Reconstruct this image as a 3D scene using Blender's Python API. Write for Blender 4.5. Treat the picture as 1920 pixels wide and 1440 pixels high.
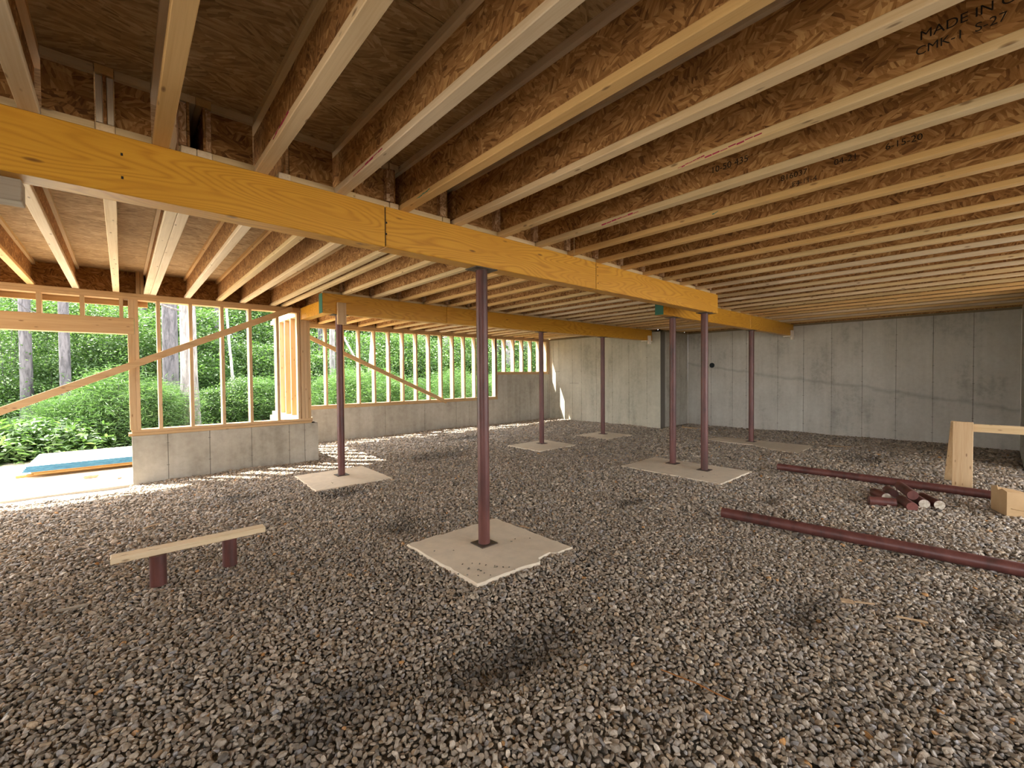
import bpy, bmesh, math, random
import numpy as np
from mathutils import Matrix, Vector

random.seed(7)
rng = np.random.default_rng(11)
for o in list(bpy.data.objects):
    bpy.data.objects.remove(o, do_unlink=True)
scene = bpy.context.scene
C = scene.collection

# ------------------------------------------------------------------ camera
H = 1.320
R = ((0.7456914739, -0.6662361235, -0.0085821592),
     (-0.0205856220, -0.0101625014, -0.9997364431),
     (0.6659733162, 0.7456716109, -0.0212929757))          # rows: right, down, forward
cam_data = bpy.data.cameras.new('camera')
cam_data.sensor_fit = 'HORIZONTAL'
cam_data.sensor_width = 36.0
cam_data.lens = 819.01 / 1920 * 36.0
cam_data.clip_start = 0.05
cam_data.clip_end = 300
cam = bpy.data.objects.new('camera', cam_data)
C.objects.link(cam)
rr, dd, ff = R
cam.matrix_world = Matrix(((rr[0], -dd[0], -ff[0], 0), (rr[1], -dd[1], -ff[1], 0),
                           (rr[2], -dd[2], -ff[2], H), (0, 0, 0, 1)))
scene.camera = cam

# ------------------------------------------------------------------ world, sun, exposure
world = bpy.data.worlds.new('sky')
scene.world = world
world.use_nodes = True
wn = world.node_tree.nodes
wl = world.node_tree.links
wn.clear()
w_out = wn.new('ShaderNodeOutputWorld')
w_bg = wn.new('ShaderNodeBackground')
w_sky = wn.new('ShaderNodeTexSky')
w_sky.sky_type = 'HOSEK_WILKIE'
w_sky.turbidity = 6.0
w_sky.ground_albedo = 0.4
SUN_DIR = Vector((0.42, -0.42, -1.0)).normalized()          # the way the light travels
w_sky.sun_direction = -SUN_DIR
w_mix = wn.new('ShaderNodeMix')
w_mix.data_type = 'RGBA'
w_mix.inputs[0].default_value = 0.70
w_mix.inputs[7].default_value = (0.97, 0.98, 1.0, 1)         # summer haze
wl.new(w_sky.outputs[0], w_mix.inputs[6])
wl.new(w_mix.outputs[2], w_bg.inputs[0])
w_bg.inputs[1].default_value = 3.4
wl.new(w_bg.outputs[0], w_out.inputs[0])

sun_data = bpy.data.lights.new('sun', 'SUN')
sun_data.energy = 9.0
sun_data.angle = math.radians(0.6)
sun_data.color = (1.0, 0.95, 0.87)
sun = bpy.data.objects.new('sun', sun_data)
C.objects.link(sun)
sun.rotation_mode = 'QUATERNION'
sun.rotation_quaternion = SUN_DIR.to_track_quat('-Z', 'Y')
sun.location = (-10, 12, 25)

vs = scene.view_settings
vs.view_transform = 'Standard'
vs.look = 'None'
vs.gamma = 1.0
vs.use_curve_mapping = False
vs.exposure = 1.95

# ------------------------------------------------------------------ measures (metres)
ZJ, ZB, ZD = 2.372, 2.119, 2.652        # joist bottom, beam bottom, deck underside
Y0 = 2.551                              # face of the main beam
YN, YF = 7.19, 9.11                     # inner faces of the two framed walls
XW1, XW2, YJ = 9.68, 11.07, 5.47        # concrete walls and the jog between them
XC = 2.30                               # corner of the near framed wall
YR, XR = -0.22, 8.8                     # right-hand concrete wall
XB, YB = -3.3, -3.3                     # back of the cellar behind the camera
BT = 0.125                              # beam thickness
Y2, Y3 = 5.69, 3.06                     # faces of the second and third beam
PITCH, FW, FH = 0.4064, 0.060, 0.036


# ------------------------------------------------------------------ materials
def new_mat(name):
    m = bpy.data.materials.new(name)
    m.use_nodes = True
    nt = m.node_tree
    nt.nodes.clear()
    out = nt.nodes.new('ShaderNodeOutputMaterial')
    b = nt.nodes.new('ShaderNodeBsdfPrincipled')
    nt.links.new(b.outputs[0], out.inputs[0])
    return m, nt, b


class NT:
    """small helper to write node trees"""
    def __init__(self, nt):
        self.t = nt

    def n(self, kind, **kw):
        nd = self.t.nodes.new(kind)
        for k, v in kw.items():
            setattr(nd, k, v)
        return nd

    def l(self, a, b):
        self.t.links.new(a, b)

    def val(self, sock, v):
        if hasattr(v, 'links') or isinstance(v, bpy.types.NodeSocket):
            self.l(v, sock)
        else:
            sock.default_value = v

    def math(self, op, a, b=0.0, c=None):
        nd = self.n('ShaderNodeMath', operation=op)
        self.val(nd.inputs[0], a)
        self.val(nd.inputs[1], b)
        if c is not None:
            self.val(nd.inputs[2], c)
        return nd.outputs[0]

    def coords(self, rand=True):
        tc = self.n('ShaderNodeTexCoord')
        if not rand:
            return tc.outputs['Object']
        oi = self.n('ShaderNodeObjectInfo')
        s = self.math('MULTIPLY', oi.outputs['Random'], 61.0)
        ad = self.n('ShaderNodeVectorMath', operation='ADD')
        self.l(tc.outputs['Object'], ad.inputs[0])
        cb = self.n('ShaderNodeCombineXYZ')
        for i in range(3):
            self.l(s, cb.inputs[i])
        self.l(cb.outputs[0], ad.inputs[1])
        return ad.outputs[0]

    def scaled(self, vec, s):
        m = self.n('ShaderNodeVectorMath', operation='MULTIPLY')
        self.l(vec, m.inputs[0])
        m.inputs[1].default_value = s
        return m.outputs[0]

    def noise(self, vec, scale=5.0, detail=3.0, rough=0.55, dist=0.0):
        nd = self.n('ShaderNodeTexNoise')
        self.l(vec, nd.inputs['Vector'])
        nd.inputs['Scale'].default_value = scale
        nd.inputs['Detail'].default_value = detail
        nd.inputs['Roughness'].default_value = rough
        nd.inputs['Distortion'].default_value = dist
        return nd.outputs[0]

    def voro(self, vec, scale=5.0, feature='F1', rnd=1.0):
        nd = self.n('ShaderNodeTexVoronoi', feature=feature)
        self.l(vec, nd.inputs['Vector'])
        nd.inputs['Scale'].default_value = scale
        nd.inputs['Randomness'].default_value = rnd
        return nd

    def ramp(self, fac, stops, interp='LINEAR'):
        nd = self.n('ShaderNodeValToRGB')
        cr = nd.color_ramp
        cr.interpolation = interp
        while len(cr.elements) < len(stops):
            cr.elements.new(0.5)
        for e, (p, c) in zip(cr.elements, stops):
            e.position = p
            e.color = (*c, 1) if len(c) == 3 else c
        self.val(nd.inputs[0], fac)
        return nd.outputs[0]

    def mix(self, fac, a, b, blend='MIX'):
        nd = self.n('ShaderNodeMix', data_type='RGBA', blend_type=blend)
        self.val(nd.inputs[0], fac)
        for i, v in ((6, a), (7, b)):
            if isinstance(v, (tuple, list)):
                nd.inputs[i].default_value = (*v, 1) if len(v) == 3 else v
            else:
                self.l(v, nd.inputs[i])
        return nd.outputs[2]

    def bump(self, bsdf, h, strength=0.3, dist=0.01):
        nd = self.n('ShaderNodeBump')
        nd.inputs['Strength'].default_value = strength
        nd.inputs['Distance'].default_value = dist
        self.l(h, nd.inputs['Height'])
        self.l(nd.outputs[0], bsdf.inputs['Normal'])


def mat_osb(name, axis, along, tones, cell=13.0, spread=1.0, rough=0.75):
    """wood-strand board; axis = board normal, along = main strand direction"""
    m, nt, b = new_mat(name)
    t = NT(nt)
    v = t.coords()
    warp = t.n('ShaderNodeTexNoise')
    t.l(v, warp.inputs['Vector'])
    warp.inputs['Scale'].default_value = 9.0
    wv = t.n('ShaderNodeVectorMath', operation='MULTIPLY_ADD')
    t.l(warp.outputs[1], wv.inputs[0])
    wv.inputs[1].default_value = (0.07, 0.07, 0.07)
    t.l(v, wv.inputs[2])
    st = [1.0, 1.0, 1.0]
    st['XYZ'.index(along)] = 0.55
    c1 = t.voro(t.scaled(wv.outputs[0], st), cell)
    sep = t.n('ShaderNodeSeparateColor')
    t.l(c1.outputs['Color'], sep.inputs[0])
    ang = t.math('MULTIPLY', t.math('SUBTRACT', sep.outputs[0], 0.5), 2.6 * spread)
    vr = t.n('ShaderNodeVectorRotate', rotation_type='AXIS_ANGLE')
    vr.inputs['Axis'].default_value = {'X': (1, 0, 0), 'Y': (0, 1, 0), 'Z': (0, 0, 1)}[axis]
    t.l(v, vr.inputs['Vector'])
    t.l(ang, vr.inputs['Angle'])
    sc = [95.0, 95.0, 95.0]
    sc['XYZ'.index(along)] = 9.0
    streak = t.noise(t.scaled(vr.outputs[0], sc), 1.0, 2.0, 0.6)
    st2 = [85.0, 85.0, 85.0]
    st2['XYZ'.index(along)] = 22.0
    c2 = t.voro(t.scaled(vr.outputs[0], st2), 1.0)
    sep2 = t.n('ShaderNodeSeparateColor')
    t.l(c2.outputs['Color'], sep2.inputs[0])
    f = t.math('ADD', t.math('MULTIPLY', sep.outputs[1], 0.17),
               t.math('ADD', t.math('MULTIPLY', sep2.outputs[0], 0.40), t.math('MULTIPLY', streak, 0.45)))
    big = t.noise(v, 1.7, 2.0)
    f = t.math('ADD', f, t.math('MULTIPLY', t.math('SUBTRACT', big, 0.5), 0.22))
    col = t.ramp(f, [(0.22, tones[0]), (0.42, tones[1]), (0.62, tones[2]), (0.86, tones[3])])
    t.l(col, b.inputs['Base Color'])
    b.inputs['Roughness'].default_value = rough
    b.inputs['Specular IOR Level'].default_value = 0.25
    t.bump(b, f, 0.35, 0.004)
    return m


def mat_wood(name, along, light, dark, knot=(0.16, 0.07, 0.025), vary=0.25, knots=True, grain=1.0, hues=None):
    """sawn softwood with grain along one axis and a few knots"""
    m, nt, b = new_mat(name)
    t = NT(nt)
    v = t.coords()
    s = [26.0 * grain] * 3
    s['XYZ'.index(along)] = 0.9
    g = t.noise(t.scaled(v, s), 1.0, 4.0, 0.6, 0.4)
    fine = [160.0] * 3
    fine['XYZ'.index(along)] = 4.0
    g2 = t.noise(t.scaled(v, fine), 1.0, 1.0)
    f = t.math('ADD', t.math('MULTIPLY', g, 0.7), t.math('MULTIPLY', g2, 0.3))
    col = t.ramp(f, [(0.30, dark), (0.55, light), (0.8, tuple(min(1, c * 1.12) for c in light))])
    oi = t.n('ShaderNodeObjectInfo')
    tone = t.math('ADD', 1.0 - vary, t.math('MULTIPLY', oi.outputs['Random'], vary * 1.3))
    cb = t.n('ShaderNodeCombineColor')
    t.l(tone, cb.inputs[0])
    t.l(tone, cb.inputs[1])
    t.l(t.math('POWER', tone, 1.5), cb.inputs[2])
    col = t.mix(1.0, col, cb.outputs[0], 'MULTIPLY')
    if hues:                                                # boards of different heartwood and sapwood
        hz_ = t.ramp(t.math('FRACT', t.math('MULTIPLY', oi.outputs['Random'], 7.31)), hues, 'CONSTANT')
        col = t.mix(1.0, col, hz_, 'MULTIPLY')
    if knots:
        ks = [17.0] * 3
        ks['XYZ'.index(along)] = 5.5
        kv = t.voro(t.scaled(v, ks), 1.0)
        kf = t.ramp(kv.outputs['Distance'], [(0.0, (0.9, 0.9, 0.9)), (0.08, (0.6, 0.6, 0.6)), (0.14, (0, 0, 0))])
        col = t.mix(kf, col, knot)
    stain = t.noise(v, 2.3, 3.0, 0.7)
    col = t.mix(t.ramp(stain, [(0.60, (0, 0, 0)), (0.78, (0.35, 0.35, 0.35))]), col, tuple(c * 0.45 for c in dark))
    t.l(col, b.inputs['Base Color'])
    b.inputs['Roughness'].default_value = 0.62
    b.inputs['Specular IOR Level'].default_value = 0.3
    t.bump(b, f, 0.15, 0.003)
    return m


def mat_beam(name, light, mid, dark):
    """laminated veneer beam: rotary-cut face with cathedral figure, amber sealed"""
    m, nt, b = new_mat(name)
    t = NT(nt)
    v = t.coords()
    n1 = t.noise(t.scaled(v, (0.75, 3.0, 5.2)), 1.0, 1.5, 0.45, 0.25)
    rings = t.math('MULTIPLY_ADD', t.math('SINE', t.math('MULTIPLY', n1, 175.0)), 0.5, 0.5)
    rings = t.math('POWER', rings, 2.2)
    fine = t.noise(t.scaled(v, (5.0, 120.0, 120.0)), 1.0, 2.0)
    f = t.math('ADD', t.math('MULTIPLY', rings, 0.45), t.math('MULTIPLY', fine, 0.55))
    col = t.ramp(f, [(0.15, light), (0.55, mid), (1.05, dark)])
    patch = t.noise(t.scaled(v, (1.2, 2.0, 3.0)), 1.3, 2.0)
    col = t.mix(t.ramp(patch, [(0.42, (0, 0, 0)), (0.68, (0.75, 0.75, 0.75))]), col, mid)
    kv = t.voro(t.scaled(v, (2.1, 4.0, 8.0)), 1.0)
    kf = t.ramp(kv.outputs['Distance'], [(0.0, (0.9, 0.9, 0.9)), (0.045, (0.6, 0.6, 0.6)), (0.075, (0, 0, 0))])
    col = t.mix(kf, col, (0.11, 0.035, 0.008))
    t.l(col, b.inputs['Base Color'])
    b.inputs['Roughness'].default_value = 0.42
    b.inputs['Specular IOR Level'].default_value = 0.35
    t.bump(b, f, 0.08, 0.002)
    return m


def mat_concrete(name, a, bcol, streaks=0.35, line=None, low=0.62):
    m, nt, b = new_mat(name)
    t = NT(nt)
    v = t.coords(False)
    geo = t.n('ShaderNodeNewGeometry')
    v = geo.outputs['Position']
    n1 = t.noise(v, 1.1, 4.0, 0.6)
    n2 = t.noise(v, 14.0, 4.0, 0.65)
    n3 = t.noise(t.scaled(v, (7.0, 7.0, 0.7)), 1.0, 3.0)
    f = t.math('ADD', t.math('MULTIPLY', n1, 0.55), t.math('ADD', t.math('MULTIPLY', n2, 0.3), t.math('MULTIPLY', n3, streaks)))
    col = t.ramp(f, [(0.38, tuple(c * low for c in a)), (0.55, a), (0.78, bcol)])
    spk = t.voro(v, 26.0)
    col = t.mix(t.ramp(spk.outputs['Distance'], [(0.0, (0.55, 0.55, 0.55)), (0.10, (0, 0, 0))]), col, tuple(c * 0.4 for c in a))
    if line:                                                # stain along a cold joint in the pour
        y_a, z_a, slope = line
        sx = t.n('ShaderNodeSeparateXYZ')
        t.l(v, sx.inputs[0])
        zl = t.math('MULTIPLY_ADD', t.math('SUBTRACT', sx.outputs[1], y_a), slope, z_a)
        wob = t.math('MULTIPLY', t.math('SUBTRACT', t.noise(v, 1.6, 3.0, 0.6), 0.5), 0.26)
        d = t.math('ABSOLUTE', t.math('SUBTRACT', sx.outputs[2], t.math('ADD', zl, wob)))
        lf = t.ramp(d, [(0.0, (0.38, 0.38, 0.38)), (0.018, (0.24, 0.24, 0.24)), (0.05, (0, 0, 0))])
        col = t.mix(lf, col, tuple(c * 0.42 for c in a))
    t.l(col, b.inputs['Base Color'])
    b.inputs['Roughness'].default_value = 0.85
    b.inputs['Specular IOR Level'].default_value = 0.2
    t.bump(b, n2, 0.25, 0.006)
    return m


def mat_plain(name, c, rough=0.6, metal=0.0, noise=0.0, nscale=8.0, c2=None, spec=0.3):
    m, nt, b = new_mat(name)
    t = NT(nt)
    if noise > 0:
        f = t.noise(t.coords(), nscale, 4.0, 0.65)
        col = t.ramp(f, [(0.35, c), (0.35 + noise, c2 or tuple(x * 0.5 for x in c))])
        t.l(col, b.inputs['Base Color'])
    else:
        b.inputs['Base Color'].default_value = (*c, 1)
    b.inputs['Roughness'].default_value = rough
    b.inputs['Metallic'].default_value = metal
    b.inputs['Specular IOR Level'].default_value = spec
    return m


def mat_primer(name):
    m, nt, b = new_mat(name)
    t = NT(nt)
    v = t.coords()
    f = t.noise(t.scaled(v, (9, 9, 2.2)), 1.0, 4.0, 0.65)
    col = t.ramp(f, [(0.30, (0.052, 0.024, 0.019)), (0.48, (0.105, 0.034, 0.027)), (0.72, (0.155, 0.056, 0.043))])
    sp = t.voro(v, 34.0)
    sf = t.ramp(sp.outputs['Distance'], [(0.0, (0.8, 0.8, 0.8)), (0.07, (0, 0, 0))])
    patchy = t.noise(v, 5.0, 2.0)
    sf = t.math('MULTIPLY', sf, t.ramp(patchy, [(0.52, (0, 0, 0)), (0.6, (1, 1, 1))]))
    col = t.mix(sf, col, (0.42, 0.36, 0.33))
    t.l(col, b.inputs['Base Color'])
    b.inputs['Roughness'].default_value = 0.42
    b.inputs['Specular IOR Level'].default_value = 0.45
    return m


def mat_leaf(name, tones):
    m, nt, b = new_mat(name)
    t = NT(nt)
    at = t.n('ShaderNodeAttribute', attribute_name='tone')
    col = t.ramp(at.outputs['Fac'], [(0.0, tones[0]), (0.45, tones[1]), (0.8, tones[2]), (1.0, tones[3])])
    t.l(col, b.inputs['Base Color'])
    b.inputs['Roughness'].default_value = 0.45
    b.inputs['Specular IOR Level'].default_value = 0.35
    tr = t.n('ShaderNodeBsdfTranslucent')
    t.l(t.mix(1.0, col, (1.0, 1.25, 0.5), 'MULTIPLY'), tr.inputs['Color'])
    ms = t.n('ShaderNodeMixShader')
    ms.inputs[0].default_value = 0.40
    t.l(b.outputs[0], ms.inputs[1])
    t.l(tr.outputs[0], ms.inputs[2])
    out = [x for x in nt.nodes if x.type == 'OUTPUT_MATERIAL'][0]
    t.l(ms.outputs[0], out.inputs[0])
    return m


def mat_bark(name, a, c):
    m, nt, b = new_mat(name)
    t = NT(nt)
    v = t.coords()
    f = t.noise(t.scaled(v, (16, 16, 3.0)), 1.0, 4.0, 0.7, 0.6)
    t.l(t.ramp(f, [(0.36, a), (0.62, c)]), b.inputs['Base Color'])
    b.inputs['Roughness'].default_value = 0.9
    t.bump(b, f, 0.7, 0.03)
    return m


def mat_ground(name, stops, scale=3.0, fine=60.0, bump=0.5):
    m, nt, b = new_mat(name)
    t = NT(nt)
    geo = t.n('ShaderNodeNewGeometry')
    v = geo.outputs['Position']
    f = t.math('ADD', t.math('MULTIPLY', t.noise(v, scale, 4.0, 0.6), 0.55), t.math('MULTIPLY', t.noise(v, fine, 3.0, 0.7), 0.45))
    t.l(t.ramp(f, stops), b.inputs['Base Color'])
    b.inputs['Roughness'].default_value = 0.95
    b.inputs['Specular IOR Level'].default_value = 0.1
    t.bump(b, f, bump, 0.02)
    return m


OSB_T = ((0.145, 0.062, 0.021), (0.310, 0.150, 0.050), (0.455, 0.240, 0.088), (0.680, 0.430, 0.190))
OSB_D = ((0.230, 0.140, 0.062), (0.390, 0.255, 0.118), (0.500, 0.345, 0.175), (0.640, 0.475, 0.280))
M = dict(
    web=mat_osb('strand_board_web', 'X', 'Y', OSB_T, 21.0, 1.1),
    block=mat_osb('strand_board_blocking', 'Y', 'X', OSB_T, 21.0, 1.1),
    stiff=mat_osb('strand_board_edge', 'Y', 'Z', ((0.24, 0.12, 0.055), (0.46, 0.26, 0.13), (0.66, 0.44, 0.26), (0.84, 0.66, 0.48)), 40.0, 1.2),
    deck=mat_osb('strand_board_deck', 'Z', 'X', OSB_D, 9.0, 0.55),
    rim=mat_osb('strand_board_rim', 'Y', 'X', ((0.13, 0.055, 0.018), (0.30, 0.14, 0.045), (0.45, 0.23, 0.075), (0.62, 0.38, 0.16)), 16.0, 1.0),
    flange=mat_wood('flange_lumber', 'Y', (0.760, 0.610, 0.405), (0.660, 0.485, 0.280), vary=0.12,
                    hues=[(0.0, (1.0, 0.97, 0.92)), (0.30, (0.98, 1.0, 1.10)), (0.55, (1.0, 0.82, 0.55)), (0.78, (0.96, 0.90, 0.76))]),
    bright=mat_wood('pale_filler_lumber', 'Z', (0.86, 0.78, 0.66), (0.74, 0.62, 0.48), vary=0.05),  # paler than the other lumber
    flange_x=mat_wood('flange_lumber_cross', 'X', (0.72, 0.56, 0.35), (0.60, 0.43, 0.23), vary=0.12),
    stud=mat_wood('stud_lumber', 'Z', (0.585, 0.400, 0.225), (0.475, 0.295, 0.140), vary=0.18),
    plate=mat_wood('plate_lumber', 'X', (0.565, 0.375, 0.195), (0.450, 0.270, 0.120), vary=0.15),
    lumber_y=mat_wood('lumber_lengthwise', 'Y', (0.660, 0.470, 0.265), (0.540, 0.350, 0.170), vary=0.15),
    treated=mat_wood('treated_sill', 'Y', (0.25, 0.19, 0.11), (0.17, 0.12, 0.06), vary=0.1, knots=False),
    grey_wood=mat_wood('grey_block', 'X', (0.36, 0.30, 0.23), (0.24, 0.19, 0.14), vary=0.1),  # greyer and darker than the other boards
    beam=mat_beam('amber_laminated_beam', (0.68, 0.355, 0.036), (0.58, 0.275, 0.024), (0.40, 0.165, 0.013)),
    green=mat_plain('green_end_seal', (0.015, 0.115, 0.075), 0.5),
    concrete=mat_concrete('poured_concrete', (0.370, 0.335, 0.270), (0.500, 0.465, 0.390)),
    concrete_pale=mat_concrete('pale_poured_concrete', (0.460, 0.425, 0.325), (0.600, 0.560, 0.440)),
    concrete_line=mat_concrete('poured_concrete_cold_joint', (0.480, 0.445, 0.375), (0.600, 0.565, 0.490), line=(4.84, 1.47, 0.158)),  # same concrete, lighter in colour to make up for missing light here
    joint=mat_plain('form_joint', (0.15, 0.130, 0.105), 0.95),
    tie=mat_plain('tie_mark', (0.21, 0.185, 0.15), 0.95),
    pad=mat_concrete('pad_concrete', (0.740, 0.625, 0.465), (0.800, 0.710, 0.570), 0.1, low=0.86),
    primer=mat_primer('red_primer_steel'),
    plate_steel=mat_plain('dark_plate_steel', (0.055, 0.045, 0.040), 0.5, 0.3, 0.2, 20.0, (0.10, 0.07, 0.05)),
    fill=mat_plain('grout_fill', (0.62, 0.56, 0.45), 0.9, 0.0, 0.3, 40.0, (0.35, 0.28, 0.2)),
    fill_red=mat_plain('red_grout_fill', (0.20, 0.07, 0.055), 0.9, 0.0, 0.3, 60.0, (0.14, 0.05, 0.04)),
    card=mat_plain('cardboard', (0.50, 0.33, 0.17), 0.85, 0.0, 0.4, 5.0, (0.42, 0.27, 0.13)),
    ink=mat_plain('black_stamp_ink', (0.02, 0.018, 0.015), 0.9),
    chalk=mat_plain('pink_chalk', (0.42, 0.04, 0.10), 0.9),
    teal=mat_plain('teal_chalk', (0.05, 0.26, 0.20), 0.9),
    black=mat_plain('black_pipe', (0.006, 0.010, 0.011), 0.6),
    nail=mat_plain('nail_steel', (0.05, 0.045, 0.04), 0.45, 0.6),
    blue=mat_plain('blue_edge_paint', (0.018, 0.085, 0.150), 0.7, 0.0, 0.4, 12.0, (0.045, 0.145, 0.220)),
    sheet=mat_plain('weathered_sheet', (0.66, 0.58, 0.46), 0.85, 0.0, 0.4, 6.0, (0.50, 0.42, 0.31)),
    crib=mat_wood('crib_lumber', 'X', (0.40, 0.22, 0.07), (0.28, 0.14, 0.04), vary=0.1),
    sand=mat_ground('yard_sand', [(0.3, (0.50, 0.43, 0.34)), (0.7, (0.66, 0.59, 0.48))], 1.5, 40.0, 0.3),
    earth=mat_ground('dark_unseen_earth', [(0.3, (0.17, 0.145, 0.11)), (0.7, (0.27, 0.235, 0.18))], 1.5, 40.0, 0.4),  # colour of the unseen ground, kept dark to cut bounce onto the ceiling
    litter=mat_ground('forest_floor', [(0.3, (0.035, 0.045, 0.015)), (0.55, (0.07, 0.10, 0.03)), (0.75, (0.14, 0.16, 0.06))], 2.0, 18.0, 0.6),
    bed=mat_ground('gravel_bed', [(0.35, (0.10, 0.09, 0.075)), (0.5, (0.20, 0.18, 0.15)), (0.7, (0.32, 0.29, 0.24))], 6.0, 75.0, 0.8),
    bark=mat_bark('grey_bark', (0.036, 0.033, 0.036), (0.115, 0.105, 0.110)),
    bark_pale=mat_bark('pale_bark', (0.085, 0.078, 0.072), (0.230, 0.215, 0.205)),
    birch=mat_bark('birch_bark', (0.16, 0.15, 0.13), (0.42, 0.40, 0.37)),
    leaf=mat_leaf('broad_leaf', ((0.024, 0.052, 0.017), (0.074, 0.130, 0.044), (0.150, 0.222, 0.092), (0.32, 0.38, 0.21))),
    needle=mat_leaf('pine_needle', ((0.034, 0.072, 0.026), (0.090, 0.155, 0.060), (0.155, 0.240, 0.105), (0.27, 0.35, 0.19))),
    leaf_far=mat_leaf('far_leaf', ((0.015, 0.034, 0.010), (0.065, 0.116, 0.036), (0.150, 0.222, 0.080), (0.34, 0.39, 0.18))),
    stone=mat_plain('field_stone', (0.36, 0.24, 0.15), 0.9, 0.0, 0.3, 9.0, (0.25, 0.16, 0.1)),
    scrap=mat_plain('wood_scrap', (0.50, 0.35, 0.20), 0.85, 0.0, 0.4, 20.0, (0.34, 0.21, 0.11)),
    scrap_grey=mat_plain('grey_wood_scrap', (0.34, 0.29, 0.22), 0.9, 0.0, 0.4, 20.0, (0.22, 0.18, 0.14)),
    twig=mat_plain('orange_twig', (0.30, 0.12, 0.03), 0.8),
    string=mat_plain('twine', (0.50, 0.38, 0.22), 0.9),
)


# ------------------------------------------------------------------ geometry helpers
def mesh_from(name, verts, faces, mat=None, smooth=False):
    me = bpy.data.meshes.new(name)
    me.from_pydata([tuple(map(float, v)) for v in verts], [], faces)
    if mat is not None:
        me.materials.append(mat)
    if smooth:
        me.polygons.foreach_set('use_smooth', [True] * len(me.polygons))
    me.update()
    return me


BOXF = [(0, 3, 2, 1), (4, 5, 6, 7), (0, 1, 5, 4), (1, 2, 6, 5), (2, 3, 7, 6), (3, 0, 4, 7)]


def box_v(x0, x1, y0, y1, z0, z1):
    return [(x0, y0, z0), (x1, y0, z0), (x1, y1, z0), (x0, y1, z0),
            (x0, y0, z1), (x1, y0, z1), (x1, y1, z1), (x0, y1, z1)]


class Acc:
    def __init__(self):
        self.v, self.f = [], []

    def add(self, v, f):
        n = len(self.v)
        self.v += [tuple(p) for p in v]
        self.f += [tuple(i + n for i in q) for q in f]
        return self

    def box(self, *a):
        return self.add(box_v(*a), BOXF)

    def obox(self, p, q, w, h, up=(0, 0, 1)):
        """box along p->q with width w (sideways) and height h (up)"""
        p, q = Vector(p), Vector(q)
        d = (q - p).normalized()
        s = d.cross(Vector(up)).normalized()
        u = s.cross(d).normalized()
        vs_ = []
        for e in (p, q):
            for a, b_ in ((-1, -1), (1, -1), (1, 1), (-1, 1)):
                vs_.append(e + s * (a * w / 2) + u * (b_ * h / 2))
        return self.add(vs_, [(0, 1, 2, 3), (7, 6, 5, 4), (0, 4, 5, 1), (1, 5, 6, 2), (2, 6, 7, 3), (3, 7, 4, 0)])

    def tube(self, pts, rad, seg=16, cap=True):
        pts = [Vector(p) for p in pts]
        rad = list(rad) if hasattr(rad, '__len__') else [rad] * len(pts)
        rings = []
        for i, p in enumerate(pts):
            d = (pts[min(i + 1, len(pts) - 1)] - pts[max(i - 1, 0)]).normalized()
            a = Vector((0, 0, 1)) if abs(d.z) < 0.9 else Vector((1, 0, 0))
            s = d.cross(a).normalized()
            u = d.cross(s).normalized()
            rings.append([p + (s * math.cos(2 * math.pi * k / seg) + u * math.sin(2 * math.pi * k / seg)) * rad[i] for k in range(seg)])
        v = [x for r_ in rings for x in r_]
        f = []
        for i in range(len(pts) - 1):
            for k in range(seg):
                k2 = (k + 1) % seg
                f.append((i * seg + k, (i + 1) * seg + k, (i + 1) * seg + k2, i * seg + k2))
        if cap:
            f.append(tuple(range(seg)))
            f.append(tuple(reversed(range((len(pts) - 1) * seg, len(pts) * seg))))
        return self.add(v, f)

    def obj(self, name, mat, parent=None, bevel=0.0, smooth=False, origin=None):
        o_ = Vector(origin) if origin is not None else Vector((0, 0, 0))
        base = Vector(parent['_o']) if parent is not None and '_o' in parent else Vector((0, 0, 0))
        vv = [Vector(p) - base - o_ for p in self.v]
        me = mesh_from(name, vv, self.f, mat, smooth)
        o = bpy.data.objects.new(name, me)
        C.objects.link(o)
        o.location = o_
        if parent is not None:
            o.parent = parent
        if bevel:
            md = o.modifiers.new('edge', 'BEVEL')
            md.width = bevel
            md.segments = 1
            md.limit_method = 'ANGLE'
        if smooth:
            try:
                me.set_sharp_from_angle(angle=math.radians(40))
            except Exception:
                pass
        return o


def tag(o, label=None, cat=None, group=None, kind=None):
    if label:
        o['label'] = label
    if cat:
        o['category'] = cat
    if group:
        o['group'] = group
    if kind:
        o['kind'] = kind
    return o


roots = []


def thing(name, loc, label=None, cat=None, group=None, kind=None):
    o = bpy.data.objects.new(name, None)
    o.empty_display_size = 0.1
    C.objects.link(o)
    o.location = loc
    o['_o'] = tuple(loc)
    roots.append(o)
    return tag(o, label, cat, group, kind)


def base_of(o, p=(0, 0, 0)):
    o['_o'] = tuple(p)
    roots.append(o)
    return o


def box(name, mat, x0, x1, y0, y1, z0, z1, parent=None, bevel=0.0):
    cx, cy, cz = (x0 + x1) / 2, (y0 + y1) / 2, (z0 + z1) / 2
    a = Acc().box(x0, x1, y0, y1, z0, z1)
    base = Vector(parent['_o']) if parent is not None and '_o' in parent else Vector((0, 0, 0))
    return a.obj(name, mat, parent, bevel, origin=Vector((cx, cy, cz)) - base)


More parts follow.
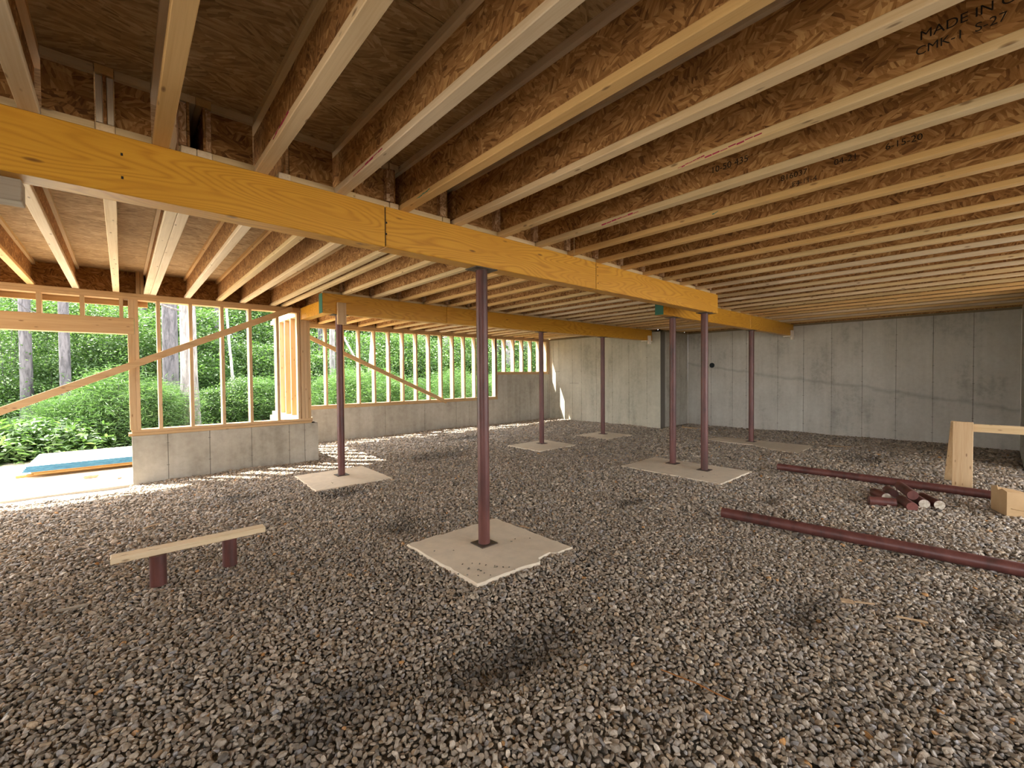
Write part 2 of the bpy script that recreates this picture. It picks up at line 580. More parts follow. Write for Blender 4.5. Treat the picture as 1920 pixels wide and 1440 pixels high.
def scatter(obj, coll):
    """instance the members of a collection on the points of a mesh (attributes rot, scl, vid)"""
    ng = bpy.data.node_groups.new('scatter', 'GeometryNodeTree')
    ng.interface.new_socket('Geometry', in_out='INPUT', socket_type='NodeSocketGeometry')
    ng.interface.new_socket('Geometry', in_out='OUTPUT', socket_type='NodeSocketGeometry')
    gi = ng.nodes.new('NodeGroupInput')
    go = ng.nodes.new('NodeGroupOutput')
    iop = ng.nodes.new('GeometryNodeInstanceOnPoints')
    cinf = ng.nodes.new('GeometryNodeCollectionInfo')
    cinf.inputs['Collection'].default_value = coll
    cinf.inputs['Separate Children'].default_value = True
    cinf.inputs['Reset Children'].default_value = True
    iop.inputs['Pick Instance'].default_value = True

    def named(nm, typ):
        nd = ng.nodes.new('GeometryNodeInputNamedAttribute')
        nd.data_type = typ
        nd.inputs['Name'].default_value = nm
        return nd.outputs['Attribute']
    ng.links.new(gi.outputs[0], iop.inputs['Points'])
    ng.links.new(cinf.outputs[0], iop.inputs['Instance'])
    ng.links.new(named('vid', 'INT'), iop.inputs['Instance Index'])
    e2r = ng.nodes.new('FunctionNodeEulerToRotation')
    ng.links.new(named('rot', 'FLOAT_VECTOR'), e2r.inputs[0])
    ng.links.new(e2r.outputs[0], iop.inputs['Rotation'])
    ng.links.new(named('scl', 'FLOAT'), iop.inputs['Scale'])
    ng.links.new(iop.outputs[0], go.inputs[0])
    obj.modifiers.new('scatter', 'NODES').node_group = ng


ORD = ('zeroth first second third fourth fifth sixth seventh eighth ninth tenth eleventh twelfth thirteenth fourteenth '
       'fifteenth sixteenth seventeenth eighteenth nineteenth twentieth twenty-first twenty-second twenty-third '
       'twenty-fourth twenty-fifth twenty-sixth twenty-seventh twenty-eighth twenty-ninth').split()

# ------------------------------------------------------------------ ground and gravel bed
# trodden hollows in the gravel: x, y, half widths, depth
DENTS = [(1.57, 1.53, 0.30, 0.18, 0.040), (1.22, 1.58, 0.22, 0.15, 0.035), (2.77, 0.73, 0.22, 0.12, 0.03), (1.82, 3.50, 0.16, 0.22, 0.035), (1.82, 4.94, 0.3, 0.15, 0.03),
         (0.97, 5.59, 0.25, 0.25, 0.03), (8.53, 1.40, 0.45, 0.30, 0.04), (3.92, 2.57, 0.20, 0.12, 0.02), (5.02, 1.61, 0.15, 0.1, 0.02), (3.48, 0.04, 0.22, 0.12, 0.03),
         (0.62, 1.75, 0.3, 0.2, 0.015), (3.9, 6.2, 0.6, 0.3, 0.03), (5.6, 7.6, 0.8, 0.25, 0.03), (7.2, 8.4, 0.6, 0.25, 0.03)]


def bed_height(x, y):
    hz = 0.010 * np.sin(x * 2.3 + 0.7 * y) + 0.008 * np.sin(3.1 * y - 1.3 * x) + 0.006 * np.sin(6.7 * x + 5.1 * y)
    dent_mask = np.zeros_like(x)
    for dx, dy, sx, sy, dep in DENTS:
        g_ = np.exp(-(((x - dx) / sx) ** 2 + ((y - dy) / sy) ** 2))
        hz = hz - dep * g_
        dent_mask = dent_mask + g_
    return hz - 0.012, dent_mask


gx_, gy_ = np.meshgrid(np.arange(XB, XW2 + 0.11, 0.06), np.arange(YB, YF + 0.11, 0.06))
gz_, _ = bed_height(gx_, gy_)
gz_ = gz_ - 0.010
nyy, nxx = gx_.shape
fv = np.stack([gx_, gy_, gz_], axis=-1).reshape(-1, 3)
fq = [(j * nxx + i, j * nxx + i + 1, (j + 1) * nxx + i + 1, (j + 1) * nxx + i) for j in range(nyy - 1) for i in range(nxx - 1)]
floor = Acc().add(fv.tolist(), fq).obj('floor', M['bed'], smooth=True)
tag(floor, kind='structure')
base_of(floor)

gr = Acc()
gr.box(-40, 60, -40, 10.6, -0.45, -0.16)
gr.box(-12, XB - 0.02, 4.6, 10.6, -0.16, -0.02)
gr.box(XB - 0.02, XC - 0.03, YN + 0.02, 10.6, -0.16, -0.005)
gr.box(XC - 0.03, 60, YF + 0.12, 10.6, -0.16, -0.02)
gr.box(XW2 + 0.2, 60, YB, YF + 0.12, -0.16, -0.02)
ground = gr.obj('ground', M['sand'])
tag(ground, kind='structure')
ea = Acc()
ea.box(-40, XB - 0.02, YB, 4.6, -0.16, -0.02)
ea.box(-40, -12, 4.6, 10.6, -0.16, -0.02)
ea.box(-40, 60, -40, YB - 0.02, -0.16, -0.02)
earth = ea.obj('ground_unseen', M['earth'])  # unseen ground, made dark so less light bounces up to the ceiling
tag(earth, kind='structure')


def terrain(x, y):
    t = max(0.0, y - 10.4)
    return 0.035 * t + 0.10 * math.sin(x * 0.6 + y * 0.4) * min(1, t / 3) + 0.04 * math.sin(x * 2.1 - y * 1.7) * min(1, t)


nx, ny = 70, 50
xs_ = np.linspace(-26, 48, nx)
ys_ = 10.35 + (np.linspace(0, 1, ny) ** 1.5) * 44
tv, tf = [], []
for j in range(ny):
    for i in range(nx):
        wob = 0.35 * math.sin(xs_[i] * 1.3) if j == 0 else 0
        tv.append((xs_[i], ys_[j] + wob, terrain(xs_[i], ys_[j]) + (-0.05 if j == 0 else 0.0)))
for j in range(ny - 1):
    for i in range(nx - 1):
        a = j * nx + i
        tf.append((a, a + 1, a + nx + 1, a + nx))
ff_ = Acc().add(tv, tf).obj('forest_floor', M['litter'], smooth=True)
tag(ff_, kind='structure')

# ------------------------------------------------------------------ concrete walls
def concrete_wall(name, mat, p0, p1, z0, z1, thick, seams, inward):
    """straight wall p0->p1 with inner face on that line; panels between form joints are parts.
    inward = unit vector towards the room; seams = distances of the joints along p0->p1"""
    p0, p1 = Vector((*p0, 0)), Vector((*p1, 0))
    d = (p1 - p0)
    L = d.length
    d.normalize()
    inn = Vector((*inward, 0))
    back = Acc()
    q0, q1 = p0 - inn * 0.012, p1 - inn * 0.012

    def slab(acc, a, b_, near, far, zz0, zz1):
        A, B_ = p0 + d * a, p0 + d * b_
        vs_ = []
        for z in (zz0, zz1):
            for P, off in ((A, near), (B_, near), (B_, far), (A, far)):
                vv = P - inn * off
                vs_.append((vv.x, vv.y, z))
        acc.add(vs_, BOXF)
    slab(back, 0, L, 0.010, thick, z0, z1)
    root = back.obj(name, M['joint'])
    tag(root, kind='structure')
    base_of(root)
    s = [0.0] + [x for x in seams if 0.05 < x < L - 0.05] + [L]
    for a, b_ in zip(s[:-1], s[1:]):
        ac = Acc()
        slab(ac, a + (0.0026 if a > 0 else 0), b_ - (0.0026 if b_ < L else 0), random.uniform(-0.0015, 0.0008), 0.013, z0, z1 - 0.0005)
        ac.obj('panel', mat, root, bevel=0.0008)
    # form-tie marks at the joints
    tm = Acc()
    for x in s[1:-1]:
        z = z0 + 0.32
        while z < z1 - 0.05:
            P = p0 + d * (x + random.uniform(-0.004, 0.004)) + inn * 0.003
            zz = z + random.uniform(-0.02, 0.02)
            tm.obox((P - d * 0.014) + Vector((0, 0, zz)), (P + d * 0.014) + Vector((0, 0, zz)), 0.004, 0.008)
            z += 0.305 if random.random() < 0.8 else 0.61
    if tm.v:
        o = tm.obj('tie_marks', M['tie'], root)
        tag(o, kind='stuff')
    return root


SZ = -0.13
SW, SD = 0.038, 0.14
# framed wall near the yard: knee wall
knee = concrete_wall('wall_left', M['concrete'], (0.08, YN), (XC, YN), SZ, 0.592, 0.20, [0.35, 0.80, 1.30, 1.80, 2.02, 2.19], (0, -1))
kret = concrete_wall('wall_left_return', M['concrete_pale'], (XC, YN), (XC, YF + 0.2), SZ, 0.592, 0.20, [0.3, 0.8, 1.3, 1.75], (1, 0))
fwall = concrete_wall('wall_back', M['concrete'], (XC, YF), (7.62, YF), SZ, 0.655, 0.20, [1.0, 2.05, 3.05, 3.95, 4.35, 4.95], (0, -1))
fstep = concrete_wall('wall_back_step', M['concrete'], (7.62, YF), (XW1, YF), SZ, 1.325, 0.20, [0.36, 0.80, 1.22, 1.64, 1.95], (0, -1))
w1 = concrete_wall('wall_far', M['concrete_pale'], (XW1, YF + 0.2), (XW1, YJ), SZ, ZJ - 0.04, 0.22,
                   [YF + 0.2 - y * XW1 / 9.94 for y in (9.20, 8.977, 8.449, 8.107, 7.573, 7.036, 6.517, 5.986)], (-1, 0))
w1r = concrete_wall('wall_jog', M['concrete'], (XW1 + 0.001, YJ), (XW2, YJ), SZ, ZJ - 0.04, 0.22, [0.35, 0.5, 0.95], (0, -1))
w2 = concrete_wall('wall_right', M['concrete_line'], (XW2, YJ), (XW2, YR), SZ, ZJ - 0.04, 0.22,
                   [YJ - y for y in (4.866, 4.350, 4.034, 3.366, 2.865, 2.360, 1.854, 1.342, 0.830, 0.322, -0.185)], (-1, 0))
w3 = concrete_wall('wall_right_side', M['concrete'], (XW2, YR), (XR, YR), SZ, ZJ - 0.04, 0.22, [0.6, 1.2, 1.8], (0, 1))
w4 = concrete_wall('wall_right_return', M['concrete'], (XR, YR), (XR, YB), SZ, 0.60, 0.22, [0.6, 1.2, 1.8, 2.4], (-1, 0))  # unseen, kept low and open above to add light from the right
# unseen walls
w5 = concrete_wall('wall_unseen_low', M['concrete'], (XB, YB), (XB, 0.4), SZ, 0.60, 0.22, [1.2 * i for i in range(1, 4)], (1, 0))
w8 = concrete_wall('wall_unseen_tall', M['concrete'], (XB, 0.4), (XB, 4.6), SZ, ZJ - 0.08, 0.22, [1.2 * i for i in range(1, 4)], (1, 0))
w6 = concrete_wall('wall_unseen_side', M['concrete'], (XR, YB), (1.5, YB), SZ, 0.30, 0.22, [1.2 * i for i in range(1, 10)], (0, 1))
w7 = concrete_wall('wall_unseen_solid', M['concrete'], (1.5, YB), (XB, YB), SZ, ZJ - 0.04, 0.22, [1.2 * i for i in range(1, 6)], (0, 1))
# short mark of the form panels on the pale wall
box('form_patch', M['joint'], XW1 - 0.004, XW1 - 0.001, 8.00, 8.33, 1.055, 1.063, w1)
box('form_patch', M['joint'], XW1 - 0.004, XW1 - 0.001, 8.72, 8.96, 1.395, 1.402, w1)

# sill plates on top of the concrete
for root, x0, x1, y0, y1 in ((w1, XW1, XW1 + 0.14, YJ + 0.0, YF + 0.2), (w2, XW2, XW2 + 0.14, YR, YJ)):
    box('sill_plate', M['treated'], x0, x1, y0, y1, ZJ - 0.04, ZJ, root)
box('sill_plate', M['treated'], XW1, XW2 + 0.14, YJ, YJ + 0.14, ZJ - 0.04, ZJ - 0.0005, w1r)
box('sill_plate', M['plate'], XR, XW2 + 0.14, YR - 0.14, YR, ZJ - 0.04, ZJ - 0.0005, w3)
box('top_plate', M['lumber_y'], XR, XR + 0.14, YB, YR - 0.15, 2.295, ZJ - 0.001, w4)
for i in range(4):
    yy = YB + 0.05 + i * 0.86
    box('stud', M['stud'], XR + 0.01, XR + 0.14, yy, yy + SW, 0.60, 2.295, w4)
box('bottom_plate', M['lumber_y'], XB - 0.16, XB - 0.02, YB, 0.39, 0.60, 0.64, w5)  # unseen framing of the added opening
box('top_plate', M['lumber_y'], XB - 0.16, XB - 0.02, YB, YN + 0.14, 2.295, ZJ, w5)
for i in range(3):
    yy = YB + 0.1 + i * 1.3
    box('stud', M['stud'], XB - 0.16, XB - 0.02, yy, yy + SW, 0.64, 2.295, w5)

# ------------------------------------------------------------------ framing of the near wall
yi, yo = YN + 0.015, YN + 0.015 + SD
box('sill_plate', M['plate'], 0.05, XC - 0.09, yi - 0.01, yo, 0.592, 0.630, knee, 0.002)
box('bottom_plate', M['plate'], 0.08, XC - 0.09, yi, yo, 0.631, 0.668, knee, 0.002)
box('top_plate', M['plate'], -3.3, XC - 0.06, yi, yo, 2.333, ZJ, knee, 0.002)
box('top_plate', M['plate'], -3.3, XC - 0.06, yi + 0.002, yo, 2.294, 2.332, knee, 0.002)
for xr in (0.386, 0.720, 1.075, 1.413, 1.770):
    box('stud', M['stud'], xr - SW, xr, yi, yo, 0.668, 2.294, knee, 0.002)
box('king_stud', M['stud'], 0.132, 0.170, yi, yo, 0.668, 2.294, knee, 0.002)
box('trimmer_stud', M['stud'], 0.066, 0.131, yi, yo, 0.668, 1.862, knee, 0.002)
box('trimmer_stud', M['stud'], 0.076, 0.131, yi + 0.001, yo, 2.062, 2.294, knee, 0.002)
for i in range(2):
    box('header', M['plate'], -3.3, 0.128, yi - 0.004 + 0.07 * i, yi + 0.062 + 0.07 * i, 1.863, 2.061, knee, 0.003)
for x0 in (-2.40, -2.05, -1.70, -1.36, -1.03, -0.699, -0.351, -0.006):
    box('cripple_stud', M['stud'], x0, x0 + SW, yi, yo, 2.061, 2.294, knee, 0.002)
box('trimmer_stud', M['stud'], -3.3, -3.16, yi, yo, 0.0, 1.862, knee)
# corner post of three studs
for i in range(3):
    box('corner_stud', M['stud'], 2.070 + 0.045 * i, 2.070 + 0.045 * i + 0.0435, yi - 0.01, yo - 0.02 * (i == 1), 0.668, ZJ - 0.02, knee, 0.002)
box('corner_stud', M['stud'], 2.020, 2.058, yi, yi + 0.09, 0.668, 2.294, knee, 0.002)
# outer ledger below the rim
box('ledger', M['plate'], -3.3, 0.27, yo + 0.004, yo + 0.042, 2.225, 2.40, knee, 0.002)

# return wall running outwards from the corner
rx0, rx1 = XC - 0.03 - SD, XC - 0.03
box('sill_plate', M['lumber_y'], rx0, rx1, yo + 0.002, YF + 0.15, 0.592, 0.668, kret, 0.002)
box('top_plate', M['lumber_y'], rx0, rx1, yo + 0.002, YF + 0.15, 2.295, ZJ - 0.001, kret, 0.002)
for i in range(6):
    y = 7.62 + 0.345 * i
    if y < YF + 0.12:
        box('stud', M['stud'], rx0, rx1, y, y + SW, 0.668, 2.295, kret, 0.002)

# ------------------------------------------------------------------ framing of the far wall
fi, fo = YF + 0.02, YF + 0.02 + SD
box('sill_plate', M['plate'], XC, 7.62, fi - 0.008, fo, 0.655, 0.694, fwall, 0.002)
box('bottom_plate', M['plate'], XC, 7.62, fi, fo, 0.695, 0.733, fwall, 0.002)
box('top_plate', M['plate'], XC, 7.62, fi, fo, 2.295, ZJ, fwall, 0.002)
for i in range(14):
    xr = 3.129 + 0.3432 * i
    box('stud', M['stud'], xr - SW, xr, fi, fo, 0.733, 2.295, fwall, 0.002)
box('stud', M['stud'], 2.76, 2.80, fi, fo, 0.733, 2.295, fwall, 0.002)
box('stud', M['stud'], 2.41, 2.45, fi, fo, 0.733, 2.295, fwall, 0.002)
box('stud', M['stud'], 7.548, 7.548 + 0.07, fi, fo, 0.733, 2.295, fwall, 0.002)
box('sill_plate', M['plate'], 7.62, XW1 - 0.05, fi - 0.008, fo, 1.325, 1.364, fstep, 0.002)
box('bottom_plate', M['plate'], 7.62, XW1 - 0.05, fi, fo, 1.365, 1.402, fstep, 0.002)
box('top_plate', M['plate'], 7.621, XW1, fi, fo, 2.295, ZJ, fstep, 0.002)
for xr in (7.935, 8.266, 8.606, 8.944, 9.285, 9.59):
    box('stud', M['stud'], xr - SW, xr, fi, fo, 1.402, 2.295, fstep, 0.002)
box('corner_stud', M['stud'], XW1 - 0.09, XW1 - 0.005, fi - 0.01, fi + 0.08, 1.402, 2.295, fstep, 0.002)

# unseen framing in the made-up openings behind the camera
box('bottom_plate', M['plate'], 1.5, XR, YB - 0.16, YB - 0.02, 0.30, 0.34, w6)
box('top_plate', M['plate'], XB, XR, YB - 0.16, YB - 0.02, 2.295, ZJ, w6)
for i in range(6):
    x = 1.52 + i * 1.3
    box('stud', M['stud'], x, x + SW, YB - 0.16, YB - 0.02, 0.34, 2.295, w6)

# diagonal braces nailed to the inside of the studs
def brace(name, p, q, y, label):
    root = None
    a = Acc()
    d = Vector((q[0] - p[0], 0, q[1] - p[1]))
    a.obox((p[0], y, p[1]), (q[0], y, q[1]), SW, 0.082)
    o = a.obj(name, M['plate'], bevel=0.002, origin=((p[0] + q[0]) / 2, y, (p[1] + q[1]) / 2))
    return tag(o, label, 'brace')


brace('diagonal_brace', (-2.95, 0.055), (1.955, 2.345), yi - 0.03, 'long diagonal board brace rising across the wide yard opening to the corner post')
brace('diagonal_brace', (2.42, 2.255), (5.955, 0.665), fi - 0.03, 'diagonal board brace sloping down to the right across the far framed wall')

# ------------------------------------------------------------------ ceiling: deck panels, rims and blocking
FOOT = ((XB - 0.1, 2.2, YB - 0.16, YN + 0.16), (2.2, XW1 + 0.14, YB - 0.16, YF + 0.17), (XW1 + 0.14, XW2 + 0.14, YR - 0.16, YJ + 0.14), (XR, XW2 + 0.14, YB - 0.16, YR - 0.16))
ca = Acc()
for x0, x1, y0, y1 in FOOT[:3]:
    ca.box(x0, x1, y0, y1, ZD + 0.018, ZD + 0.05)
ceiling = ca.obj('ceiling', M['joint'])
tag(ceiling, kind='structure')
base_of(ceiling)
for fx0, fx1, fy0, fy1 in FOOT[:3]:
    j = 0
    y = fy0
    while y < fy1 - 0.01:
        ye = min(y + 1.22, fy1)
        x = fx0 - (1.22 if j % 2 else 0)
        while x < fx1 - 0.01:
            a, b_ = max(x, fx0), min(x + 2.44, fx1)
            if b_ - a > 0.03:
                box('panel', M['deck'], a + 0.0015, b_ - 0.0015, y + 0.0015, ye - 0.0015, ZD, ZD + 0.018, ceiling)
            x += 2.44
        y += 1.22
        j += 1
# rim boards on the framed walls
box('rim_board', M['rim'], XB - 0.1, 2.2, YN + 0.125, YN + 0.157, ZJ + 0.0005, ZD - 0.0005, ceiling)
box('rim_board', M['rim'], 2.2, XW1, YF + 0.135, YF + 0.165, ZJ + 0.0005, ZD - 0.0005, ceiling)
box('rim_board', M['rim'], XB - 0.1, XR, YB - 0.16, YB - 0.13, ZJ + 0.0005, ZD - 0.0005, ceiling)
box('rim_board', M['rim'], XW1 + 0.10, XW1 + 0.135, YJ + 0.14, YF + 0.13, ZJ + 0.0005, ZD - 0.0005, ceiling)
box('rim_board', M['rim'], XW2 + 0.02, XW2 + 0.055, YR - 0.13, YJ + 0.10, ZJ + 0.0005, ZD - 0.0005, ceiling)
box('rim_board', M['rim'], XW1 + 0.14, XW2 + 0.02, YJ + 0.105, YJ + 0.138, ZJ + 0.0005, ZD - 0.0005, ceiling)
box('rim_board', M['rim'], XR, XW2 + 0.02, YR - 0.16, YR - 0.132, ZJ + 0.0005, ZD - 0.0005, ceiling)
box('rim_board', M['rim'], XB - 0.10, XB - 0.07, YB - 0.13, YN + 0.12, ZJ + 0.0005, ZD - 0.0005, ceiling)
# squash blocks standing on the near wall plate
for x in (0.155, 0.195):
    box('squash_block', M['stud'], x, x + 0.037, YN + 0.02, YN + 0.11, ZJ, ZD, ceiling, 0.001)

# ------------------------------------------------------------------ I-joists
_cache = {}


def joist_meshes(y0, y1):
    key = (round(y0, 3), round(y1, 3))
    if key not in _cache:
        hw = FW / 2
        _cache[key] = (
            mesh_from('bottom_flange', box_v(-hw, hw, y0, y1, 0, FH), BOXF, M['flange']),
            mesh_from('top_flange', box_v(-hw, hw, y0, y1, ZD - ZJ - FH, ZD - ZJ - 0.0005), BOXF, M['flange']),
            mesh_from('web', box_v(-0.005, 0.005, y0, y1, FH, ZD - ZJ - FH), BOXF, M['web']))
    return _cache[key]


def joist(xr, y0, y1, label, stiff=(), group=None):
    """xr = right edge of the flanges"""
    xc = xr - FW / 2
    root = thing('i_joist', (xc, 0, ZJ), label, 'joist', group)
    for nm, me in zip(('bottom_flange', 'top_flange', 'web'), joist_meshes(y0, y1)):
        o = bpy.data.objects.new(nm, me)
        C.objects.link(o)
        o.parent = root
        if nm == 'bottom_flange':
            md = o.modifiers.new('edge', 'BEVEL')
            md.width = 0.003
            md.segments = 1
    for (xa, xb, ya, yb, mt) in stiff:
        box('web_stiffener', M[mt], xc + xa, xc + xb, ya, yb, ZJ + FH + 0.004, ZD - FH - 0.006, root, 0.002)
    return root


near_joists = {}
kmax = 26
yb1 = Y0 + BT + 0.02
for k in range(-7, kmax + 1):
    xr = 0.1853 + PITCH * k
    ya = YB - 0.13 if xr < XR else YR - 0.13
    if k <= 4:
        yb_ = yb1
    elif xr < XW1 + 0.02:
        yb_ = YF + 0.13
    else:
        yb_ = YJ + 0.12
    n = k + 2
    st = []
    if k >= 5:
        st.append((-0.058, -0.006, Y0 + 0.005, Y0 + 0.10, 'stiff') if xr < 6.0 else (-0.058, -0.006, Y3 + 0.005, Y3 + 0.10, 'stiff'))
        if xr < XW1:
            st.append((-0.050, -0.006, Y2 + 0.005, Y2 + 0.10, 'stiff'))
    elif k == 4:
        st.append((-0.030, -0.006, Y0 + 0.012, Y0 + 0.10, 'web'))
    if n < 1:
        lb, grp = 'wooden I-joist overhead behind the left edge of the photo', 'joists behind the left edge'
    elif k <= 4:
        lb, grp = 'wooden I-joist ending on the near side of the main yellow beam, %s from the left' % ORD[n], 'wooden I-joists'
    else:
        lb, grp = 'long wooden I-joist crossing over the beams, %s overhead joist from the left' % ORD[n], 'wooden I-joists'
    near_joists[k] = joist(xr, ya, yb_, lb, st, grp)

far_x = [(-1.30, 0), (-1.12, 0), (-0.705, 1), (-0.350, 2), (0.000, 3), (0.288, 4), (0.350, 5), (0.703, 6), (1.060, 7), (1.338, 8), (1.728, 9), (1.868, 10)]
ya_far = Y0 + 0.012
for xr, n in far_x:
    st = []
    if n == 3:
        st = [(-0.029, -0.007, ya_far + 0.004, ya_far + 0.10, 'bright'), (0.007, 0.028, ya_far + 0.004, ya_far + 0.10, 'bright')]
    elif n == 4:
        st = [(-0.036, -0.006, ya_far + 0.004, ya_far + 0.10, 'stiff')]
    elif n == 5:
        st = [(0.006, 0.028, ya_far + 0.004, ya_far + 0.10, 'stiff')]
    elif n == 7:
        st = [(-0.030, -0.006, ya_far - 0.002, ya_far + 0.09, 'stiff')]
    elif n in (8, 9):
        st = [(-0.056, -0.006, ya_far - 0.005, ya_far + 0.09, 'stiff')]
    if n == 0:
        joist(xr, ya_far, YN + 0.12, 'wooden I-joist above the yard opening beyond the left edge', st, 'joists beyond the left edge')
    else:
        joist(xr, ya_far, YN + 0.12, 'wooden I-joist between the yellow beam and the yard-side framed wall, %s from the left' % ORD[n], st, 'wooden I-joists towards the yard')


# blocking between the joists on the beams: short I-joist pieces
def blocking(xa, xb, y):
    r = thing('blocking', ((xa + xb) / 2, y, ZJ))
    r.parent = ceiling
    box('bottom_flange', M['flange_x'], xa, xb, y - 0.03, y + 0.03, ZJ, ZJ + FH, r)
    box('web', M['block'], xa, xb, y - 0.006, y + 0.006, ZJ + FH, ZD - FH, r)
    box('top_flange', M['flange_x'], xa, xb, y - 0.03, y + 0.03, ZD - FH, ZD - 0.0006, r)


def fill_row(y, x_start, x_end, occupied):
    occ = sorted(o for o in occupied if o[1] > x_start and o[0] < x_end)
    x = x_start
    for a, b_ in occ:
        if a - x > 0.05:
            blocking(x + 0.002, a - 0.002, y)
        x = max(x, b_)
    if x_end - x > 0.05:
        blocking(x + 0.002, x_end - 0.002, y)


near_occ = [(0.1853 + PITCH * k - FW, 0.1853 + PITCH * k) for k in range(-7, kmax + 1)]
far_occ = [(x - FW - 0.002, x) for x, _ in far_x]
fill_row(Y0 + 0.050, XB, 6.0, near_occ + far_occ)
fill_row(Y2 + 0.075, 1.92, XW1, [o for o in near_occ if o[0] > 1.95])
fill_row(Y3 + 0.075, 6.02, XW2, near_occ)
fill_row(YF + 0.10, XC + 0.05, XW1, [o for o in near_occ if o[0] > 2.0])


# ------------------------------------------------------------------ beams
def beam(name, x0, x1, y, seams, label, green=False):
    root = thing(name, ((x0 + x1) / 2, y + BT / 2, ZB), label, 'beam')
    xs = [x0] + seams + [x1]
    for a, b_ in zip(xs[:-1], xs[1:]):
        box('segment', M['beam'], a + (0.003 if a > x0 else 0), b_ - (0.003 if b_ < x1 else 0), y, y + BT, ZB, ZJ - 0.0005, root, 0.004)
    if green:
        g = box('end_seal', M['green'], x0 - 0.003, x0 + 0.0005, y + 0.001, y + BT - 0.001, ZB + 0.002, ZJ - 0.003, root)
        g['label'] = 'green painted end of the beam'
    return root


b1 = beam('laminated_beam', XB - 0.1, 6.01, Y0, [1.239, 3.355], 'main amber laminated beam crossing from the left edge to the paired columns')
# dark gaps at the seams of the main beam
for xs in (1.239, 3.355):
    box('seam_gap', M['ink'], xs - 0.003, xs + 0.003, Y0 + 0.004, Y0 + BT - 0.01, ZB + 0.01, ZJ - 0.01, b1)
for (xp, zp) in ((0.02, 2.29), (0.02, 2.19), (3.375, 2.33), (3.378, 2.25), (3.382, 2.18), (1.244, 2.20), (1.246, 2.27)):
    box('nail_hole', M['ink'], xp - 0.004, xp + 0.004, Y0 - 0.0008, Y0 + 0.002, zp - 0.006, zp + 0.006, b1)
b2 = beam('laminated_beam', 1.90, XW1, Y2, [3.75], 'amber laminated beam with green end running to the pale concrete wall', True)
b3 = beam('laminated_beam', 5.50, XW2 - 0.002, Y3, [8.6], 'amber laminated beam beside the main beam running into the right concrete wall', True)
# short beam from the corner post to the second beam
sb = thing('laminated_beam', (2.13, (Y2 + YN) / 2, ZB), 'short amber beam joining the corner post and the green-ended beam', 'beam')
box('segment', M['beam'], 2.075, 2.195, Y2 + BT + 0.002, YN + 0.11, ZJ - 0.18, ZJ - 0.001, sb, 0.003)

# bearing block under the left end of the main beam
bb = box('bearing_block', M['grey_wood'], -1.10, -0.284, Y0 + 0.070, Y0 + 0.165, 2.030, ZB - 0.0005, None, 0.003)
tag(bb, 'grey timber block under the left end of the main beam', 'block')
box('support_stud', M['stud'], -1.10, -0.98, Y0 + 0.070, Y0 + 0.165, -0.01, 2.029, None)
tag(bpy.data.objects['support_stud'], 'timber stud carrying the grey block beyond the left edge', 'stud')

# wooden cleats at the beams
c = box('cleat_block', M['stud'], 2.075, 2.185, Y2 - 0.04, Y2 - 0.001, 1.985, 2.265, None, 0.002)
tag(c, 'short board nailed over the green-ended beam and its column', 'block')
for nm, x, y, where in (('second', XW1, Y2, 'at the pale concrete wall'), ('third', XW2, Y3, 'at the right concrete wall')):
    t_ = thing('bearing_shim', (x - 0.1, y, ZB), 'small upright board and shim propping the beam end %s' % where, 'block')
    box('cleat', M['bright'], x - 0.20, x - 0.105, y - 0.040, y - 0.001, ZB - 0.085, ZB + 0.115, t_, 0.001)
    box('shim', M['bright'], x - 0.28, x - 0.001, y - 0.02, y + BT, ZB - 0.026, ZB - 0.001, t_, 0.001)

# ------------------------------------------------------------------ pads and steel columns
def pad(pts, z, label, rough=0.012):
    """cast pad from a corner loop (clockwise or not), with slightly broken edges"""
    loop = []
    n = len(pts)
    for i in range(n):
        a, b_ = Vector((*pts[i], 0)), Vector((*pts[(i + 1) % n], 0))
        m_ = max(2, int((b_ - a).length / 0.05))
        nrm = Vector((-(b_ - a).y, (b_ - a).x, 0)).normalized()
        for j in range(m_):
            p = a.lerp(b_, j / m_)
            if j:
                p = p + nrm * random.gauss(0, rough * 0.35)
            loop.append(p)
    cx = sum(p.x for p in loop) / len(loop)
    cy = sum(p.y for p in loop) / len(loop)
    k = len(loop)
    v = [(p.x, p.y, -0.12) for p in loop] + [(p.x, p.y, z - 0.008) for p in loop]
    v += [(cx + (p.x - cx) * 0.985, cy + (p.y - cy) * 0.985, z + random.uniform(-0.001, 0.001)) for p in loop]
    v.append((cx, cy, z))
    f = []
    for r_ in range(2):
        for i in range(k):
            j = (i + 1) % k
            f.append((r_ * k + i, r_ * k + j, (r_ + 1) * k + j, (r_ + 1) * k + i))
    for i in range(k):
        f.append((2 * k + i, 2 * k + (i + 1) % k, 3 * k))
    f.append(tuple(reversed(range(k))))
    me_a = Acc().add(v, f)
    o = me_a.obj('concrete_footing', M['pad'], origin=(cx, cy, 0))
    bm = bmesh.new()
    bm.from_mesh(o.data)
    bmesh.ops.recalc_face_normals(bm, faces=bm.faces)
    bm.to_mesh(o.data)
    bm.free()
    return tag(o, label, 'footing', 'concrete footings')


